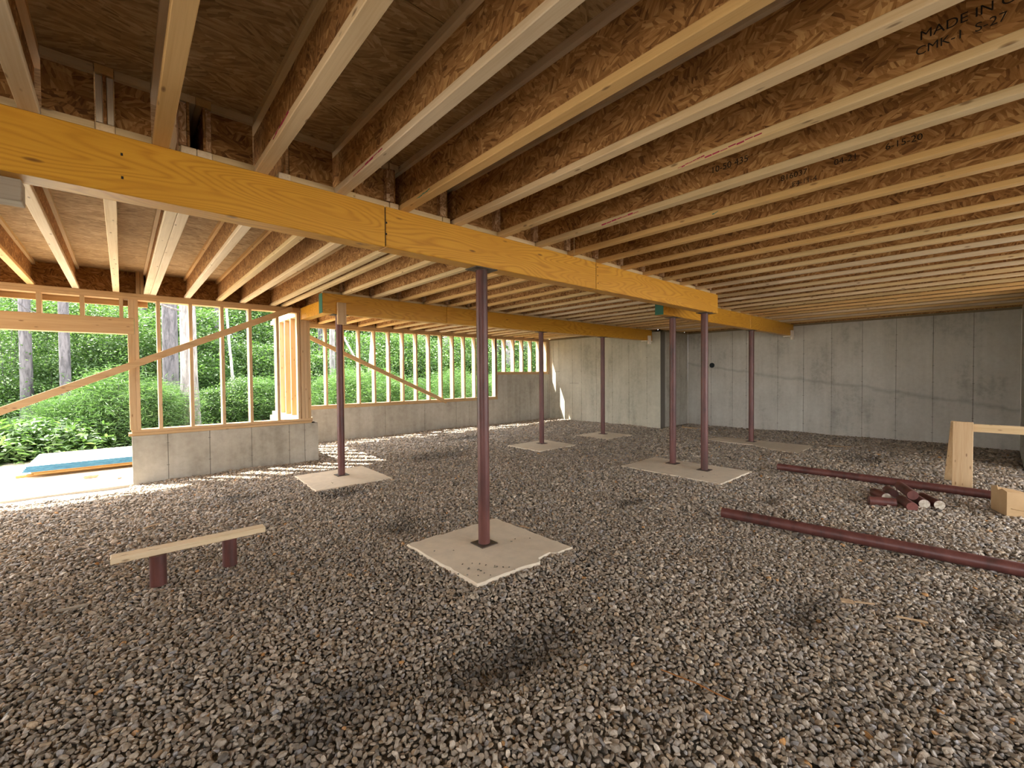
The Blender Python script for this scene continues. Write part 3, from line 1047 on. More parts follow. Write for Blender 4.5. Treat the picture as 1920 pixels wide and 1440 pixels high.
PADS = [
    ([(1.60, 3.02), (1.61, 2.14), (1.95, 2.13), (2.12, 2.10), (2.16, 2.15), (2.30, 2.165), (2.33, 2.12), (2.485, 2.115), (2.49, 3.02)], 0.030,
     'square concrete footing pad around the nearest column, in the middle foreground'),
    ([(1.64, 5.80), (1.61, 5.157), (2.55, 5.155), (2.57, 6.15), (1.66, 6.15)], 0.022, 'concrete footing pad at the column beside the yard-side knee wall'),
    ([(5.26, 6.03), (5.26, 5.19), (6.22, 5.19), (6.25, 6.05)], 0.022, 'square concrete footing pad under the green-ended beam, at its middle column'),
    ([(7.20, 6.02), (7.17, 5.20), (8.09, 5.21), (8.08, 6.02)], 0.020, 'farthest square concrete footing pad, near the pale concrete wall'),
    ([(5.22, 3.56), (5.19, 2.165), (6.158, 2.17), (6.142, 3.58)], 0.024, 'long concrete footing pad carrying the pair of columns'),
    ([(8.62, 3.90), (8.45, 3.5), (8.50, 3.0), (8.22, 2.6), (8.08, 2.17), (9.08, 2.18), (9.13, 3.83)], 0.018, 'irregular dusty concrete footing pad near the right concrete wall'),
]
for pts, z, lb in PADS:
    pad(pts, z, lb)

COLS = [
    (2.045, 2.625, 0.030, Y0, 'rust-red steel column nearest the camera, in the middle of the photo'),
    (2.130, 5.765, 0.022, Y2, 'rust-red steel column beside the yard-side knee wall, under a nailed board'),
    (5.880, 5.755, 0.022, Y2, 'rust-red steel column halfway along the green-ended beam'),
    (7.765, 5.745, 0.020, Y2, 'thinnest-looking steel column in front of the pale concrete wall'),
    (5.890, 3.135, 0.024, Y3, 'left one of the paired steel columns, under the offset beam'),
    (5.785, 2.630, 0.024, Y0, 'right one of the paired steel columns, under the main beam end'),
    (8.850, 3.135, 0.018, Y3, 'steel column standing before the right concrete wall, on the irregular pad'),
]
for x, y, z, yb_, lb in COLS:
    t_ = thing('steel_column', (x, y, z), lb, 'column', 'steel columns')
    Acc().tube([(x, y, z + 0.006), (x, y, ZB - 0.007)], 0.0445, 24).obj('pipe', M['primer'], t_, smooth=True)
    Acc().box(x - 0.10, x + 0.10, y - 0.07, y + 0.07, ZB - 0.008, ZB - 0.0004).obj('cap_plate', M['plate_steel'], t_)
    a = math.radians(0)
    Acc().box(x - 0.075, x + 0.075, y - 0.075, y + 0.075, z + 0.0002, z + 0.007).obj('base_plate', M['plate_steel'], t_)
    Acc().tube([(x, y, ZB - 0.014), (x, y, ZB - 0.008)], 0.052, 24).obj('weld_collar', M['plate_steel'], t_, smooth=True)

# ------------------------------------------------------------------ wall pipe sleeve
sl = Acc()
sl.tube([(XW2 - 0.012, 4.84, 1.512), (XW2 + 0.05, 4.84, 1.512)], 0.062, 24)
o = sl.obj('pipe_sleeve', M['black'], smooth=True)
tag(o, 'black round pipe sleeve set in the right concrete wall', 'pipe')

# ------------------------------------------------------------------ things lying about
# plank bench
pl = Acc()
pl.obox((-0.075, 3.628, 0.205), (0.762, 3.615, 0.205), 0.089, 0.038)
o = pl.obj('plank', M['flange_x'], bevel=0.003, origin=(0.34, 3.62, 0.205))
tag(o, 'short pale plank laid across two red pipe stubs', 'plank')
for x, y, lb in ((0.150, 3.598, 'left red pipe stub under the pale plank'), (0.545, 3.628, 'right red pipe stub under the pale plank')):
    o = Acc().tube([(x, y, -0.01), (x, y, 0.1855)], 0.0445, 24).obj('pipe_stub', M['primer'], smooth=True, origin=(x, y, 0))
    tag(o, lb, 'pipe')


def pipe(name, p, q, r_, label, group=None, end=None, endm=None):
    p, q = Vector(p), Vector(q)
    t_ = thing(name, tuple((p + q) / 2), label, 'pipe', group)
    Acc().tube([p, q], r_, 24).obj('pipe_body', M['primer'], t_, smooth=True)
    if end:
        d = (q - p).normalized()
        Acc().tube([q + d * 0.0003, q + d * 0.0015], r_ * 0.95, 24).obj('end_fill', M[endm], t_)
    return t_


pipe('steel_pipe', (6.63, 2.01, 0.040), (6.66, -0.10, 0.040), 0.0445, 'long red steel pipe lying behind the pipe offcuts, ending by the cardboard box')
pipe('steel_pipe', (4.08, 1.69, 0.042), (4.33, -0.60, 0.042), 0.0445, 'long red steel pipe lying nearest the camera, running off the right edge')
r_ = 0.0445
OFF = [
    ((5.510, 0.862, 0.040), (5.590, 0.672, 0.040), None, 'reddest pipe offcut lying at the left front of the pile'),
    ((5.930, 0.880, 0.040), (5.755, 0.760, 0.042), 'fill', 'brownish pipe offcut at the back left of the pile'),
    ((6.160, 0.805, 0.040), (5.985, 0.735, 0.040), None, 'pipe offcut half hidden at the back of the pile'),
    ((6.02, 0.690, 0.130), (5.720, 0.560, 0.112), None, 'pipe offcut lying on top of the pile'),
    ((5.765, 0.650, 0.040), (5.535, 0.545, 0.040), 'fill_red', 'pipe offcut at the front of the pile with a red filled end'),
    ((6.000, 0.590, 0.040), (5.745, 0.480, 0.040), 'fill', 'pipe offcut with white grouted end next to the red end'),
    ((6.060, 0.520, 0.040), (5.795, 0.378, 0.040), 'fill', 'rightmost pipe offcut of the pile with white grouted end'),
]
for p, q, e, lb in OFF:
    pipe('pipe_offcut', p, q, r_, lb, 'pipe offcuts in a pile', e is not None, e)

# sawhorse
sh = thing('sawhorse', (7.25, 0.25, 0), 'pale wooden sawhorse at the right edge behind the long pipe', 'sawhorse')
ct = Acc()
ct.obox((7.225, 0.375, 0.670), (7.225, -1.05, 0.670), 0.038, 0.089)
ct.obj('top_rail', M['lumber_y'], sh, bevel=0.003)
for yy in (0.285, -0.95):
    Acc().obox((7.165, yy, -0.012), (7.185, yy, 0.735), 0.165, 0.030, up=(1, 0, 0)).obj('leg', M['stud'], sh, bevel=0.003)
    Acc().obox((7.50, yy + 0.085, -0.012), (7.262, yy + 0.02, 0.725), 0.165, 0.030, up=(1, 0, 0)).obj('leg', M['stud'], sh, bevel=0.003)

# cardboard box, open and torn
cb = thing('cardboard_box', (6.10, -0.1, 0), 'torn open brown cardboard box at the right edge on the gravel', 'box')
ang = math.radians(24)


def bp(u, w, z):
    return (5.955 + u * math.cos(ang) + w * math.sin(ang), -0.045 + u * math.sin(ang) - w * math.cos(ang), z)


def card(name, pts, th=0.005):
    pts = [Vector(p) for p in pts]
    nrm = (pts[1] - pts[0]).cross(pts[2] - pts[0]).normalized() * th
    n = len(pts)
    f = [tuple(range(n)), tuple(reversed(range(n, 2 * n)))] + [(i, n + i, n + (i + 1) % n, (i + 1) % n) for i in range(n)]
    o = Acc().add(pts + [p + nrm for p in pts], f).obj(name, M['card'], cb)
    bm = bmesh.new()
    bm.from_mesh(o.data)
    bmesh.ops.recalc_face_normals(bm, faces=bm.faces)
    bm.to_mesh(o.data)
    bm.free()


card('side', [bp(0, 0, 0.005), bp(0.24, 0.0, 0.005), bp(0.24, 0, 0.225), bp(0.15, 0, 0.245), bp(0.13, 0, 0.21), bp(0.07, 0, 0.235), bp(0, 0, 0.222)])
card('side', [bp(0, 0, 0.005), bp(0, 0.34, 0.005), bp(0, 0.34, 0.08), bp(0, 0.22, 0.13), bp(0, 0.12, 0.21), bp(0, 0.0, 0.222)])
card('side', [bp(0.24, 0.005, 0.005), bp(0.24, 0.34, 0.005), bp(0.24, 0.34, 0.15), bp(0.24, 0.15, 0.20), bp(0.24, 0.005, 0.222)])
card('side', [bp(0.005, 0.34, 0.005), bp(0.235, 0.34, 0.005), bp(0.235, 0.34, 0.12), bp(0.005, 0.34, 0.10)])
card('bottom', [bp(0.005, 0.005, 0.003), bp(0.235, 0.005, 0.003), bp(0.235, 0.335, 0.003), bp(0.005, 0.335, 0.003)])
card('flap', [bp(0.02, 0.01, 0.035), bp(-0.012, 0.03, 0.075), bp(-0.012, 0.14, 0.06), bp(0.01, 0.12, 0.02)], 0.004)

# scraps on the gravel
SCR = [
    ((10.06, 5.10, 0.018), (10.04, 4.66, 0.018), 0.09, 0.036, 'scrap', 'pale board offcut lying near the concrete corner'),
    ((-0.305, 3.53, 0.012), (-0.175, 3.50, 0.014), 0.024, 0.010, 'scrap_grey', 'grey splinter of wood left of the plank'),
    ((0.115, 4.95, 0.012), (0.225, 5.01, 0.016), 0.018, 0.008, 'scrap', 'brown wood splinter beyond the plank'),
    ((3.05, 0.60, 0.012), (3.07, 0.545, 0.014), 0.040, 0.010, 'scrap', 'flat wood chip on the right-hand gravel'),
    ((3.08, 0.545, 0.012), (3.13, 0.46, 0.014), 0.012, 0.008, 'scrap', 'thin wood sliver next to the flat chip'),
    ((3.06, 0.36, 0.012), (3.10, 0.24, 0.013), 0.014, 0.008, 'scrap', 'wood sliver right of the wood chips'),
    ((9.35, 2.05, 0.012), (9.42, 1.72, 0.014), 0.05, 0.010, 'scrap', 'pale wood scrap near the foot of the right concrete wall'),
    ((2.555, 2.66, 0.015), (2.51, 2.87, 0.015), 0.018, 0.008, 'scrap', 'pale splinter along the edge of the nearest footing'),
]
for p, q, w, h, mt, lb in SCR:
    mid = (Vector(p) + Vector(q)) / 2
    o = Acc().obox(p, q, w, h).obj('wood_scrap', M[mt], bevel=0.002, origin=tuple(mid))
    tag(o, lb, 'wood scrap')
tw = Acc().tube([(1.745, 0.985, 0.016), (1.752, 0.91, 0.022), (1.775, 0.83, 0.018), (1.772, 0.76, 0.02), (1.785, 0.70, 0.016)], 0.0028, 6)
tag(tw.obj('twig', M['twig'], origin=(1.76, 0.85, 0.016)), 'thin orange twig on the gravel in the right foreground', 'twig')

# twine hanging from a joist
xq = 0.1853 + PITCH * 5 - 0.02
o = Acc().tube([(2.583, 2.17, ZJ - 0.0005), (2.585, 2.172, 2.30), (2.583, 2.17, 2.20)], 0.0014, 5).obj('twine', M['string'], origin=(2.583, 2.17, ZJ))
tag(o, 'thin twine hanging from a joist over the main beam', 'twine')

# printing on the webs and chalk on the flanges
def stamp(k, y, z, size, text):
    cu = bpy.data.curves.new('printed_text', 'FONT')
    cu.body = text
    cu.size = size
    tmp = bpy.data.objects.new('lettering', cu)
    C.objects.link(tmp)
    bpy.context.view_layer.update()
    me = bpy.data.meshes.new_from_object(tmp.evaluated_get(bpy.context.evaluated_depsgraph_get()))
    bpy.data.objects.remove(tmp, do_unlink=True)
    bpy.data.curves.remove(cu)
    me.materials.clear()
    me.materials.append(M['ink'])
    o = bpy.data.objects.new('printed_text', me)
    C.objects.link(o)
    o.parent = near_joists[k]
    o.location = (-0.0056, y, z - ZJ)
    # text runs towards -Y (rightwards as seen), faces -X
    o.rotation_euler = (math.radians(90), 0, math.radians(-90))
    return o


stamp(5, 0.21, ZJ + 0.145, 0.046, 'MADE IN CANADA')
stamp(5, 0.22, ZJ + 0.095, 0.042, 'CMK-1  S-27')
stamp(7, 0.90, ZJ + 0.102, 0.046, '816037')
stamp(7, 0.635, ZJ + 0.102, 0.046, '04-21')
stamp(7, 0.415, ZJ + 0.102, 0.046, '6-15-20')
stamp(7, 0.84, ZJ + 0.050, 0.040, 'E4-11-4')
stamp(6, 1.14, ZJ + 0.110, 0.050, '10-50 435')
stamp(9, 2.6, ZJ + 0.110, 0.050, '04-21 6-15')


def chalk(k, ya, yb_, mt, zz=0.006, wid=0.010):
    r0 = near_joists[k]
    xc = r0.location.x
    a = Acc()
    n = 7
    for i in range(n):
        t0, t1 = i / n, (i + 0.9) / n
        z0 = ZJ + zz + 0.012 * t0 + random.uniform(-0.002, 0.002)
        a.obox((xc - FW / 2 - 0.0005, ya + (yb_ - ya) * t0, z0), (xc - FW / 2 - 0.0005, ya + (yb_ - ya) * t1, z0 + 0.002), 0.001, wid * random.uniform(0.3, 1.0))
    a.obj('chalk_mark', M[mt], r0)


chalk(5, 0.98, 0.72, 'chalk')
chalk(5, 1.12, 0.98, 'chalk', 0.003, 0.006)
chalk(2, 2.30, 1.95, 'chalk', 0.008)
chalk(6, 1.9, 1.6, 'chalk')
chalk(1, 2.2, 1.95, 'chalk', 0.020)
chalk(7, 1.30, 1.26, 'teal', 0.008)
chalk(3, 2.35, 2.2, 'teal', 0.010, 0.006)

# ------------------------------------------------------------------ sheets stacked in the yard
for i, (y0, y1, lb) in enumerate(((8.70, 8.79, 'front lumber bearer under the sheet stack in the yard'), (9.50, 9.59, 'rear lumber bearer under the sheet stack in the yard'))):
    o = box('lumber_bearer', M['crib'], -1.08, 1.35, y0, y1, -0.01, 0.030, None, 0.003)
    tag(o, lb, 'lumber')
z = 0.031
for i, w_ in enumerate(('lower', 'upper')):
    o = box('plywood_sheet', M['crib'], -0.90 - 0.03 * i, 1.40, 8.60 + 0.01 * i, 9.80, z, z + 0.024, None, 0.002)
    tag(o, '%s orange plywood sheet under the blue-edged sheets in the yard' % w_, 'plywood sheet')
    z += 0.0245
for i, w_ in enumerate(('lowest', 'second lowest', 'second highest', 'topmost')):
    j = 0.012 * i
    t_ = thing('board_sheet', (0.2, 9.2, z), '%s blue-edged board sheet of the stack in the yard' % w_, 'board sheet', 'board sheets stacked in the yard')
    y0 = 8.55 + 0.002 * (i % 2)
    box('board', M['sheet'], -1.0 + j, 1.42 + j, y0, 9.80 + j, z, z + 0.020, t_)
    a = Acc()
    a.box(-1.002 + j, 1.422 + j, y0 - 0.0035, y0, z + 0.0005, z + 0.0195)
    a.box(-1.0035 + j, -1.0 + j, y0, 9.80 + j, z + 0.0005, z + 0.0195)
    a.obj('painted_edge', M['blue'], t_)
    z += 0.0205

# stone on the sand
def rock(name, loc, s, mat, seed):
    bm = bmesh.new()
    bmesh.ops.create_icosphere(bm, subdivisions=2, radius=1.0)
    rr_ = random.Random(seed)
    for v in bm.verts:
        k_ = 1 + 0.16 * rr_.uniform(-1, 1)
        v.co = Vector((v.co.x * s[0] * k_, v.co.y * s[1] * k_, v.co.z * s[2] * k_))
    me = bpy.data.meshes.new(name)
    bm.to_mesh(me)
    bm.free()
    me.materials.append(mat)
    o = bpy.data.objects.new(name, me)
    C.objects.link(o)
    o.location = loc
    return o


tag(rock('stone', (-0.33, 8.05, 0.015), (0.075, 0.05, 0.035), M['stone'], 3), 'brown stone on the bright sand in front of the sheet stack', 'stone')
tag(rock('stone', (-0.05, 7.72, 0.006), (0.025, 0.02, 0.012), M['stone'], 4), 'small stone on the bright sand near the knee wall', 'stone')

# ------------------------------------------------------------------ forest
CAM_YAW = 0.7290


def at(px, Y):
    return Y * math.tan(CAM_YAW + math.atan((px - 960) / 819.0))


def trunk(name, x, y, r0, h, mat, label, lean=(0, 0), bend=0.15, seed=0, branches=0, cat='tree'):
    rr_ = random.Random(seed)
    z0 = terrain(x, y) - 0.1 if y > 10.4 else -0.05
    root = thing(name, (x, y, z0), label, cat, 'forest trees')
    n = 9
    pts, rad = [], []
    ph = rr_.uniform(0, 6)
    for i in range(n):
        t = i / (n - 1)
        pts.append((x + lean[0] * t * h + bend * math.sin(ph + t * 4.2) * t, y + lean[1] * t * h + bend * math.cos(ph + t * 3.7) * t, z0 + h * t))
        rad.append(r0 * (1.25 - 0.3 * min(1, t * 8)) * (1 - 0.45 * t))
    Acc().tube(pts, rad, 14).obj('trunk', mat, root, smooth=True)
    for b_ in range(branches):
        t = rr_.uniform(0.12, 0.5)
        i = int(t * (n - 1))
        p = Vector(pts[i])
        a = rr_.uniform(0, 6.28)
        d = Vector((math.cos(a), math.sin(a), rr_.uniform(0.1, 0.6)))
        L = rr_.uniform(0.8, 1.8)
        bpts = [p, p + d * L * 0.4, p + d * L * 0.8 + Vector((0, 0, 0.15)), p + d * L + Vector((0, 0, 0.35))]
        Acc().tube(bpts, [r0 * 0.13, r0 * 0.1, r0 * 0.06, r0 * 0.02], 6).obj('branch', mat, root, smooth=True)
    return root


TR = [
    (50, 12.9, 15, 9, 'bark', 'dark grey trunk at the left edge seen through the yard opening', 0, 1),
    (123, 12.7, 13, 10, 'bark', 'straight grey trunk seen behind the header over the yard opening', 0, 2),
    (213, 18.5, 8, 9, 'bark', 'slim dark trunk just left of the doubled studs', 0, 3),
    (271, 17.5, 10.5, 10, 'bark', 'dark trunk between the doubled studs and the first window stud', 0, 3),
    (321, 13.0, 18, 11, 'bark', 'thick grey-violet trunk in the second bay of the yard-side framing', 0, 1),
    (355, 11.6, 18.5, 11, 'bark_pale', 'thick pale sunlit trunk behind the second stud of the yard-side framing', 0, 1),
    (409, 17.0, 5, 9, 'bark', 'thin dark trunk behind the third stud of the yard-side framing', 0, 2),
    (438, 13.5, 3.2, 6, 'birch', 'crooked white birch stem in the fourth bay of the yard-side framing', 0.25, 1),
    (468, 18.0, 6, 9, 'bark', 'dark trunk behind the fourth stud of the yard-side framing', 0, 2),
    (601, 17.0, 4.5, 9, 'bark', 'thin dark trunk just right of the corner post', 0, 1),
    (624, 14.5, 6.5, 9, 'bark_pale', 'leaning pale trunk left of the cleated column', 0.06, 1),
    (610, 19.0, 8, 9, 'bark', 'dark trunk behind the leaning pale one', 0, 1),
    (838, 17.5, 6.0, 10, 'bark_pale', 'pale straight trunk left of the nearest column', 0, 1),
    (955, 16.5, 10.0, 10, 'bark_pale', 'broad pale trunk in the raised window of the far wall', 0, 1),
    (985, 18.5, 7.0, 10, 'bark_pale', 'slimmer pale trunk right of the broad one in the raised window', 0, 1),
    (752, 20.0, 5.0, 9, 'bark', 'thin trunk in the middle of the far framed wall', 0, 1),
    (905, 20.0, 5.0, 9, 'bark', 'thin trunk right behind the nearest column', 0, 1),
]
for i, (px, Y, wpx, h, mt, lb, bend, br) in enumerate(TR):
    x = at(px, Y)
    dist = math.hypot(x, Y)
    depth = x * ff[0] + Y * ff[1]
    r0 = wpx / 819.0 * depth * math.cos(math.atan((px - 960) / 819.0))
    trunk('tree', x, Y, r0, h, M[mt], lb, bend=bend, seed=i + 5, branches=br)
# leaning birch stems beyond the far wall
x = at(722, 13.5)
trunk('tree', x, 13.5, 0.045, 5.2, M['birch'], 'white birch stem leaning left behind the far brace', lean=(-0.52, 0.05), bend=0.05, seed=70)
x = at(683, 14.0)
trunk('tree', x, 14.0, 0.060, 5.5, M['birch'], 'white birch stem leaning right behind the far brace', lean=(0.13, 0.02), bend=0.12, seed=71)


def leaf_mesh(name, centers, normals_bias, size, mat, ratio=0.55, tones=None, seed=0):
    """one folded leaf (two triangles pairs) per centre, numpy built"""
    g = np.random.default_rng(seed)
    n = len(centers)
    d = g.normal(size=(n, 3))
    d[:, 2] *= 0.45
    d /= np.linalg.norm(d, axis=1)[:, None]
    up = g.normal(size=(n, 3)) * 0.55
    up[:, 2] += normals_bias
    s = np.cross(d, up)
    s /= np.linalg.norm(s, axis=1)[:, None] + 1e-9
    u = np.cross(s, d)
    L = size * g.uniform(0.6, 1.3, size=(n, 1))
    W = L * ratio * 0.5
    base = centers - d * L * 0.5
    tip = centers + d * L * 0.5 - u * L * 0.12
    lft = centers + s * W + u * W * 0.25
    rgt = centers - s * W + u * W * 0.25
    v = np.stack([base, rgt, tip, lft], axis=1).reshape(-1, 3)
    idx = np.arange(n)[:, None] * 4
    tri = np.concatenate([idx + np.array([[0, 1, 2]]), idx + np.array([[0, 2, 3]])], axis=1).reshape(-1, 3)
    me = bpy.data.meshes.new(name)
    me.vertices.add(len(v))
    me.vertices.foreach_set('co', v.ravel().astype(np.float32))
    me.loops.add(tri.size)
    me.loops.foreach_set('vertex_index', tri.ravel().astype(np.int32))
    me.polygons.add(len(tri))
    me.polygons.foreach_set('loop_start', np.arange(0, tri.size, 3, dtype=np.int32))
    me.polygons.foreach_set('loop_total', np.full(len(tri), 3, dtype=np.int32))
    tn = g.beta(2.0, 2.6, size=n) if tones is None else tones
    at_ = me.attributes.new('tone', 'FLOAT', 'POINT')
    at_.data.foreach_set('value', np.repeat(tn, 4).astype(np.float32))
    me.materials.append(mat)
    me.update()
    return me


def bush_points(seed, n_cl, n_leaf, rx, rz, layered=True):
    """leaf centres in flattened sprays arranged through an ovoid crown"""
    g = np.random.default_rng(seed)
    out, tn = [], []
    for i in range(n_cl):
        t = g.uniform(0.03, 1.0)
        prof = math.sqrt(max(0.03, 1 - (2 * t - 0.75) ** 2 / 1.6))
        a = g.uniform(0, 2 * math.pi)
        rad = rx * prof * math.sqrt(g.uniform(0.05, 1))
        c_ = np.array([math.cos(a) * rad, math.sin(a) * rad, rz * t])
        sp = g.uniform(0.12, 0.26) * rx + 0.10
        p = g.normal(size=(n_leaf, 3)) * np.array([sp, sp, sp * (0.22 if layered else 0.7)]) + c_
        out.append(p)
        tn.append(np.clip(g.beta(2.2, 2.4, size=n_leaf) * 0.8 + g.uniform(-0.15, 0.25), 0, 1))
    return np.concatenate(out), np.concatenate(tn)


def stem_mesh(seed, rx, rz, mat):
    g = random.Random(seed)
    a = Acc()
    for i in range(7):
        an = g.uniform(0, 6.28)
        e = g.uniform(0.2, 0.7) * rx
        a.tube([(0, 0, -0.1), (math.cos(an) * e * 0.4, math.sin(an) * e * 0.4, rz * 0.45), (math.cos(an) * e, math.sin(an) * e, rz * g.uniform(0.7, 0.95))],
               [0.022, 0.014, 0.005], 5, False)
    return mesh_from('stems', a.v, a.f, mat, True)


KINDS = {}
for kname, mt, size, ratio, specs in (
        ('leafy_shrub', 'leaf', 0.080, 0.60, ((1, 150, 56, 1.0, 2.1), (2, 165, 56, 1.25, 2.6), (3, 130, 60, 0.9, 1.7))),
        ('pine_sapling', 'needle', 0.14, 0.10, ((4, 110, 120, 0.75, 1.5), (5, 120, 120, 0.85, 1.9))),
        ('fern_clump', 'leaf', 0.13, 0.34, ((6, 50, 55, 0.6, 0.45), (7, 55, 55, 0.75, 0.6))),
        ('young_tree', 'leaf', 0.105, 0.60, ((8, 210, 60, 1.9, 4.6), (9, 220, 60, 2.2, 5.4)))):
    lst = []
    for seed, ncl, nl, rx, rz in specs:
        pts, tn = bush_points(seed, ncl, nl, rx, rz, kname != 'pine_sapling')
        me = leaf_mesh('foliage', pts, 1.2, size, M[mt], ratio, tn, seed + 50)
        lst.append((me, stem_mesh(seed, rx, rz, M['bark'])))
    KINDS[kname] = lst


def plant(kind, var, x, y, s, label, group, zoff=0.0):
    z0 = (terrain(x, y) if y > 10.4 else 0.0) + zoff
    root = thing(kind, (x, y, z0), label, 'shrub' if kind != 'young_tree' else 'tree', group)
    root.rotation_euler = (0, 0, random.uniform(0, 6.28))
    root.scale = (s, s, s * random.uniform(0.88, 1.1))
    me, st = KINDS[kind][var % len(KINDS[kind])]
    for nm, m_ in (('foliage', me), ('stems', st)):
        o = bpy.data.objects.new(nm, m_)
        C.objects.link(o)
        o.parent = root
    return root


# plants along the edge of the yard: (kind, px, Y, scale, label)
FRONT = [
    ('fern_clump', 2, 10.9, 1.1, 'low leafy clump at the left edge of the yard'),
    ('fern_clump', 40, 10.8, 1.0, 'low leafy clump left of the sheet stack'),
    ('fern_clump', 85, 11.0, 1.0, 'low leafy clump behind the left corner of the sheet stack'),
    ('pine_sapling', 110, 11.7, 0.55, 'small pine sapling behind the sheet stack, the leftmost one'),
    ('pine_sapling', 165, 11.6, 0.65, 'pale green pine sapling behind the middle of the sheet stack'),
    ('pine_sapling', 218, 11.5, 0.70, 'pine sapling behind the right end of the sheet stack'),
    ('pine_sapling', 275, 12.2, 0.75, 'pine sapling in the first bay of the yard-side framing'),
    ('pine_sapling', 312, 11.6, 0.60, 'pine sapling in front of the thick grey-violet trunk'),
    ('leafy_shrub', 405, 13.0, 0.55, 'leafy shrub in the third bay of the yard-side framing'),
    ('leafy_shrub', 455, 12.8, 0.55, 'leafy shrub in the fourth bay of the yard-side framing'),
    ('pine_sapling', 492, 12.6, 0.65, 'pine sapling in the fifth bay of the yard-side framing'),
    ('young_tree', 10, 13.9, 0.52, 'leafy young tree at the left edge in front of the dark grey trunk'),
    ('young_tree', 92, 14.4, 0.62, 'leafy young tree between the two left trunks'),
    ('young_tree', 190, 14.5, 0.62, 'leafy young tree right of the straight grey trunk'),
    ('young_tree', 268, 14.6, 0.55, 'leafy young tree just right of the doubled studs'),
    ('leafy_shrub', 15, 13.8, 0.62, 'leafy shrub in front of the trunk at the left edge'),
    ('leafy_shrub', 90, 13.4, 0.58, 'leafy shrub between the two left trunks'),
]
for i, (kd, px, Y, s, lb) in enumerate(FRONT):
    plant(kd, i, at(px, Y), Y, s, lb, 'plants along the yard edge')
ROW = [
    ('leafy_shrub', 15.5, 20.0, 40, 0.95, -60, 560),
    ('young_tree', 19.0, 25.0, 20, 0.80, -80, 580),
    ('pine_sapling', 12.8, 15.5, 8, 0.70, -40, 560),
    ('leafy_shrub', 15.5, 21.0, 44, 0.95, 585, 1045),
    ('young_tree', 19.0, 26.0, 26, 0.90, 570, 1060),
    ('pine_sapling', 11.4, 14.0, 13, 0.70, 585, 1040),
]
under_col = bpy.data.collections.new('undergrowth_kinds')
under_id = {}
for kd in sorted(KINDS):
    for v_, (me, st) in enumerate(KINDS[kd]):
        under_id[(kd, v_)] = len(under_id)
        under_col.objects.link(bpy.data.objects.new('undergrowth_kind_%02d' % under_id[(kd, v_)], me))
U = []
for kd, ya, yb_, n, s, pa, pb in ROW:
    for i in range(n):
        px = pa + (pb - pa) * (i + random.uniform(0.1, 0.9)) / n
        Y = random.uniform(ya, yb_)
        X = at(px, Y)
        U.append(((X, Y, terrain(X, Y)), random.uniform(0, 6.28), s * random.uniform(0.8, 1.2), under_id[(kd, random.randrange(len(KINDS[kd])))]))
um = bpy.data.meshes.new('undergrowth')
um.vertices.add(len(U))
um.vertices.foreach_set('co', np.array([u[0] for u in U], np.float32).ravel())
for nm, typ, key, data in (('rot', 'FLOAT_VECTOR', 'vector', np.array([(0, 0, u[1]) for u in U])), ('scl', 'FLOAT', 'value', np.array([u[2] for u in U])),
                           ('vid', 'INT', 'value', np.array([u[3] for u in U]))):
    a = um.attributes.new(nm, typ, 'POINT')
    a.data.foreach_set(key, data.ravel().astype(np.int32 if typ == 'INT' else np.float32))
uo = bpy.data.objects.new('undergrowth', um)
C.objects.link(uo)
tag(uo, 'dense green shrubs and saplings at the edge of the woods', 'undergrowth', kind='stuff')
scatter(uo, under_col)

# deep woods: leaves nobody could count
NF = 90000
hd = rng.uniform(-0.30, 0.98, NF)
rd = 22 + 24 * rng.uniform(0, 1, NF) ** 0.8
cl = rng.normal(size=(NF, 3)) * np.array([0.5, 0.5, 0.35])
ncl = 2600
ch = rng.uniform(-0.30, 0.98, ncl)
cr_ = 21 + 25 * rng.uniform(0, 1, ncl) ** 0.8
cz = rng.uniform(0.0, 8.5, ncl)
ci = rng.integers(0, ncl, NF)
px_ = np.sin(ch[ci]) * cr_[ci]
py_ = np.cos(ch[ci]) * cr_[ci]
pts = np.stack([px_, py_, cz[ci] + 0.035 * (py_ - 10.4)], axis=1) + cl
ctone = rng.uniform(-0.2, 0.25, ncl)
tn = np.clip(rng.beta(2, 2.6, NF) * 0.8 + ctone[ci] + 0.05, 0, 1)
me = leaf_mesh('woodland_foliage', pts, 1.0, 0.27, M['leaf_far'], 0.62, tn, 99)
wo = bpy.data.objects.new('woodland_foliage', me)
C.objects.link(wo)
tag(wo, 'dense green foliage of the woods in the distance', 'foliage', kind='stuff')
# far trunks in the deep woods
for i in range(18):
    h_ = -0.22 + 1.15 * (i + random.uniform(0.15, 0.85)) / 18
    d_ = random.uniform(22, 36)
    trunk('tree', math.sin(h_) * d_, math.cos(h_) * d_, random.uniform(0.10, 0.22), 11, M['bark'] if i % 3 else M['bark_pale'],
          'dark distant trunk deep in the woods' if i % 3 else 'pale distant trunk deep in the woods', bend=0.2, seed=200 + i)

# ------------------------------------------------------------------ gravel
def pebble_mesh(seed):
    g = np.random.default_rng(seed)
    bm = bmesh.new()
    bmesh.ops.create_icosphere(bm, subdivisions=2, radius=1.0)
    ax = np.array([1.0, g.uniform(0.55, 0.90), g.uniform(0.36, 0.62)])
    cut = g.uniform(0.50, 0.80, 7)
    dirs = g.normal(size=(7, 3))
    dirs /= np.linalg.norm(dirs, axis=1)[:, None]
    for v in bm.verts:
        p = np.array(v.co)
        for dr, ct_ in zip(dirs, cut):                    # chip flat facets off the stone
            k_ = p @ dr - ct_
            if k_ > 0:
                p = p - dr * k_ * 0.95
        p = p * ax * (1 + 0.04 * g.normal())
        v.co = Vector(p)
    me = bpy.data.meshes.new('pebble')
    bm.to_mesh(me)
    bm.free()
    return me


